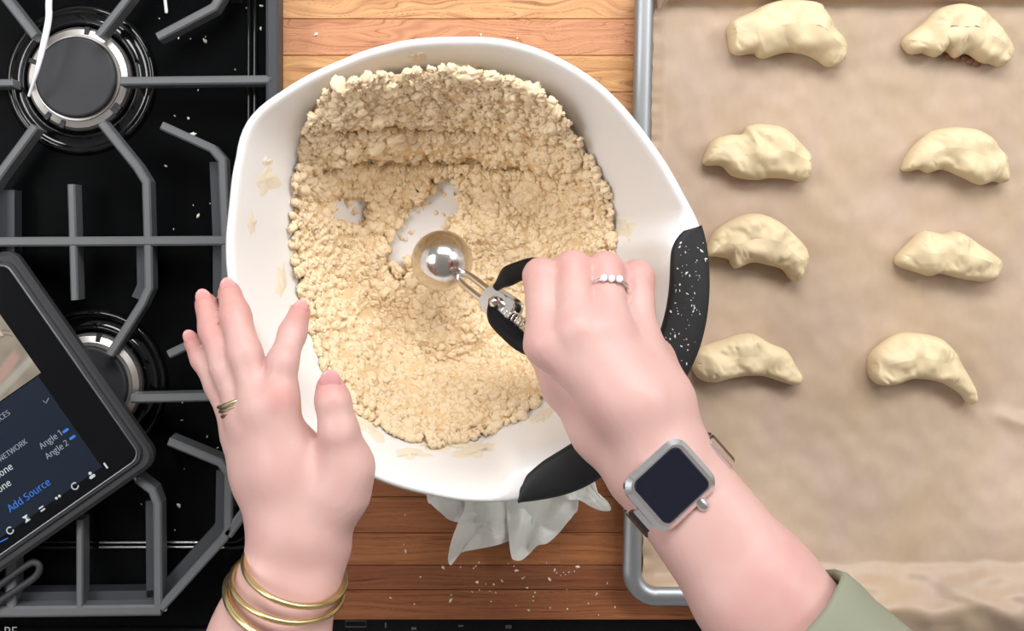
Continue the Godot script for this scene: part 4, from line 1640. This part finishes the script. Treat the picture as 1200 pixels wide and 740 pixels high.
func dishwasher() -> void:
	var z0 := P(0, 727, 0).z + 0.001
	var x0 := P(334, 0, 0).x
	var x1 := P(1250, 0, 0).x
	var y := -0.022
	var t := thing("dishwasher", "black dishwasher door under the front edge of the wooden worktop", "dishwasher", Vector3((x0 + x1) / 2, -0.92, z0))
	var g := Geo.new()
	g.box(Vector3(x0, -0.85, z0), Vector3(x1, y, z0 + 0.04), 0.003)
	obj("door", g, M.black_plastic, t)
	g = Geo.new()
	g.box(Vector3(x0, -0.9195, -0.30), Vector3(x1, -0.0405, z0 - 0.0025), 0.002)
	obj("tub", g, M.black_plastic, t)
	var s := (CAMH - y) / F
	var dim := mat("panel_print", srgb(96, 96, 96), 0.5)
	for q in [[417, 731.5, 24, 7], [452, 733, 2, 6], [485, 737, 6, 3], [540, 734, 6, 2], [596, 735, 7, 4]]:
		var p := P(q[0], q[1], y)
		g = Geo.new()
		var hw: float = q[2] * s / 2
		var hd: float = q[3] * s / 2
		if q[2] > 20:
			g.tube([p + Vector3(-hw, 0, -hd), p + Vector3(-hw, 0, hd), p + Vector3(hw, 0, hd), p + Vector3(hw, 0, -hd)], [0.0004], 5, true)
		else:
			g.box(p - Vector3(hw, 0.0002, hd), p + Vector3(hw, 0.0003, hd), 0.0001)
		obj("panel_mark", g, dim, t)


func flour() -> void:
	var lm := lump_mesh(50.0, 0.8)
	var sets := [
		["flour_specks", "white flour specks scattered over the black stove", 70, Rect2(150, 5, 170, 720), STOVE_Y, 0.0003, 0.0011],
		["flour_specks", "white flour specks and small crumbs on the wooden worktop", 90, Rect2(335, 2, 400, 722), 0.0, 0.0003, 0.0008],
	]
	for s in sets:
		var spots := []
		for k in s[2]:
			var r: Rect2 = s[3]
			var q := Vector2(r.position.x + rng.randf() * r.size.x, r.position.y + rng.randf() * r.size.y)
			if s[4] == 0.0 and rng.randf() < 0.6:
				q = Vector2(620 + rng.randfn() * 60, 688 + rng.randfn() * 17)
				if q.x > 724 or q.y > 722 or q.x < 400: continue
			var rad: float = lerpf(s[5], s[6], pow(rng.randf(), 2.0))
			var p := P(q.x, q.y, s[4])
			p.y = s[4] + rad * 0.4
			spots.append([Transform3D(Basis.from_euler(Vector3(rng.randf() * 6, rng.randf() * 6, 0)) * Basis.from_scale(Vector3(rad * rng.randf_range(0.8, 1.8), rad, rad)), p), 0])
		var o := scatter(s[0], spots, lm, M.flour, null)
		tag(o, s[1], "flour")
	# flour on the bowl grip
	var spots := []
	var c := bowl_c()
	for k in 120:
		var deg := rng.randf_range(-8, 60) if k % 3 else clampf(rng.randfn() * 9.0 + 8.0, -8, 30)
		var r := rng.randf_range(243, 280) * RS
		var a := deg_to_rad(deg)
		var rad := lerpf(0.00016, 0.0005, pow(rng.randf(), 3.0))
		spots.append([Transform3D(Basis.from_euler(Vector3(0, rng.randf() * 6, 0)) * Basis.from_scale(Vector3(rad * rng.randf_range(0.8, 2.0), rad * 0.6, rad)), c + Vector3(cos(a) * r, 0.1325, sin(a) * r)), 0])
	var o2 := scatter("flour_specks", spots, lm, M.flour, null)
	tag(o2, "white flour specks dusting the black rubber bowl grip", "flour")
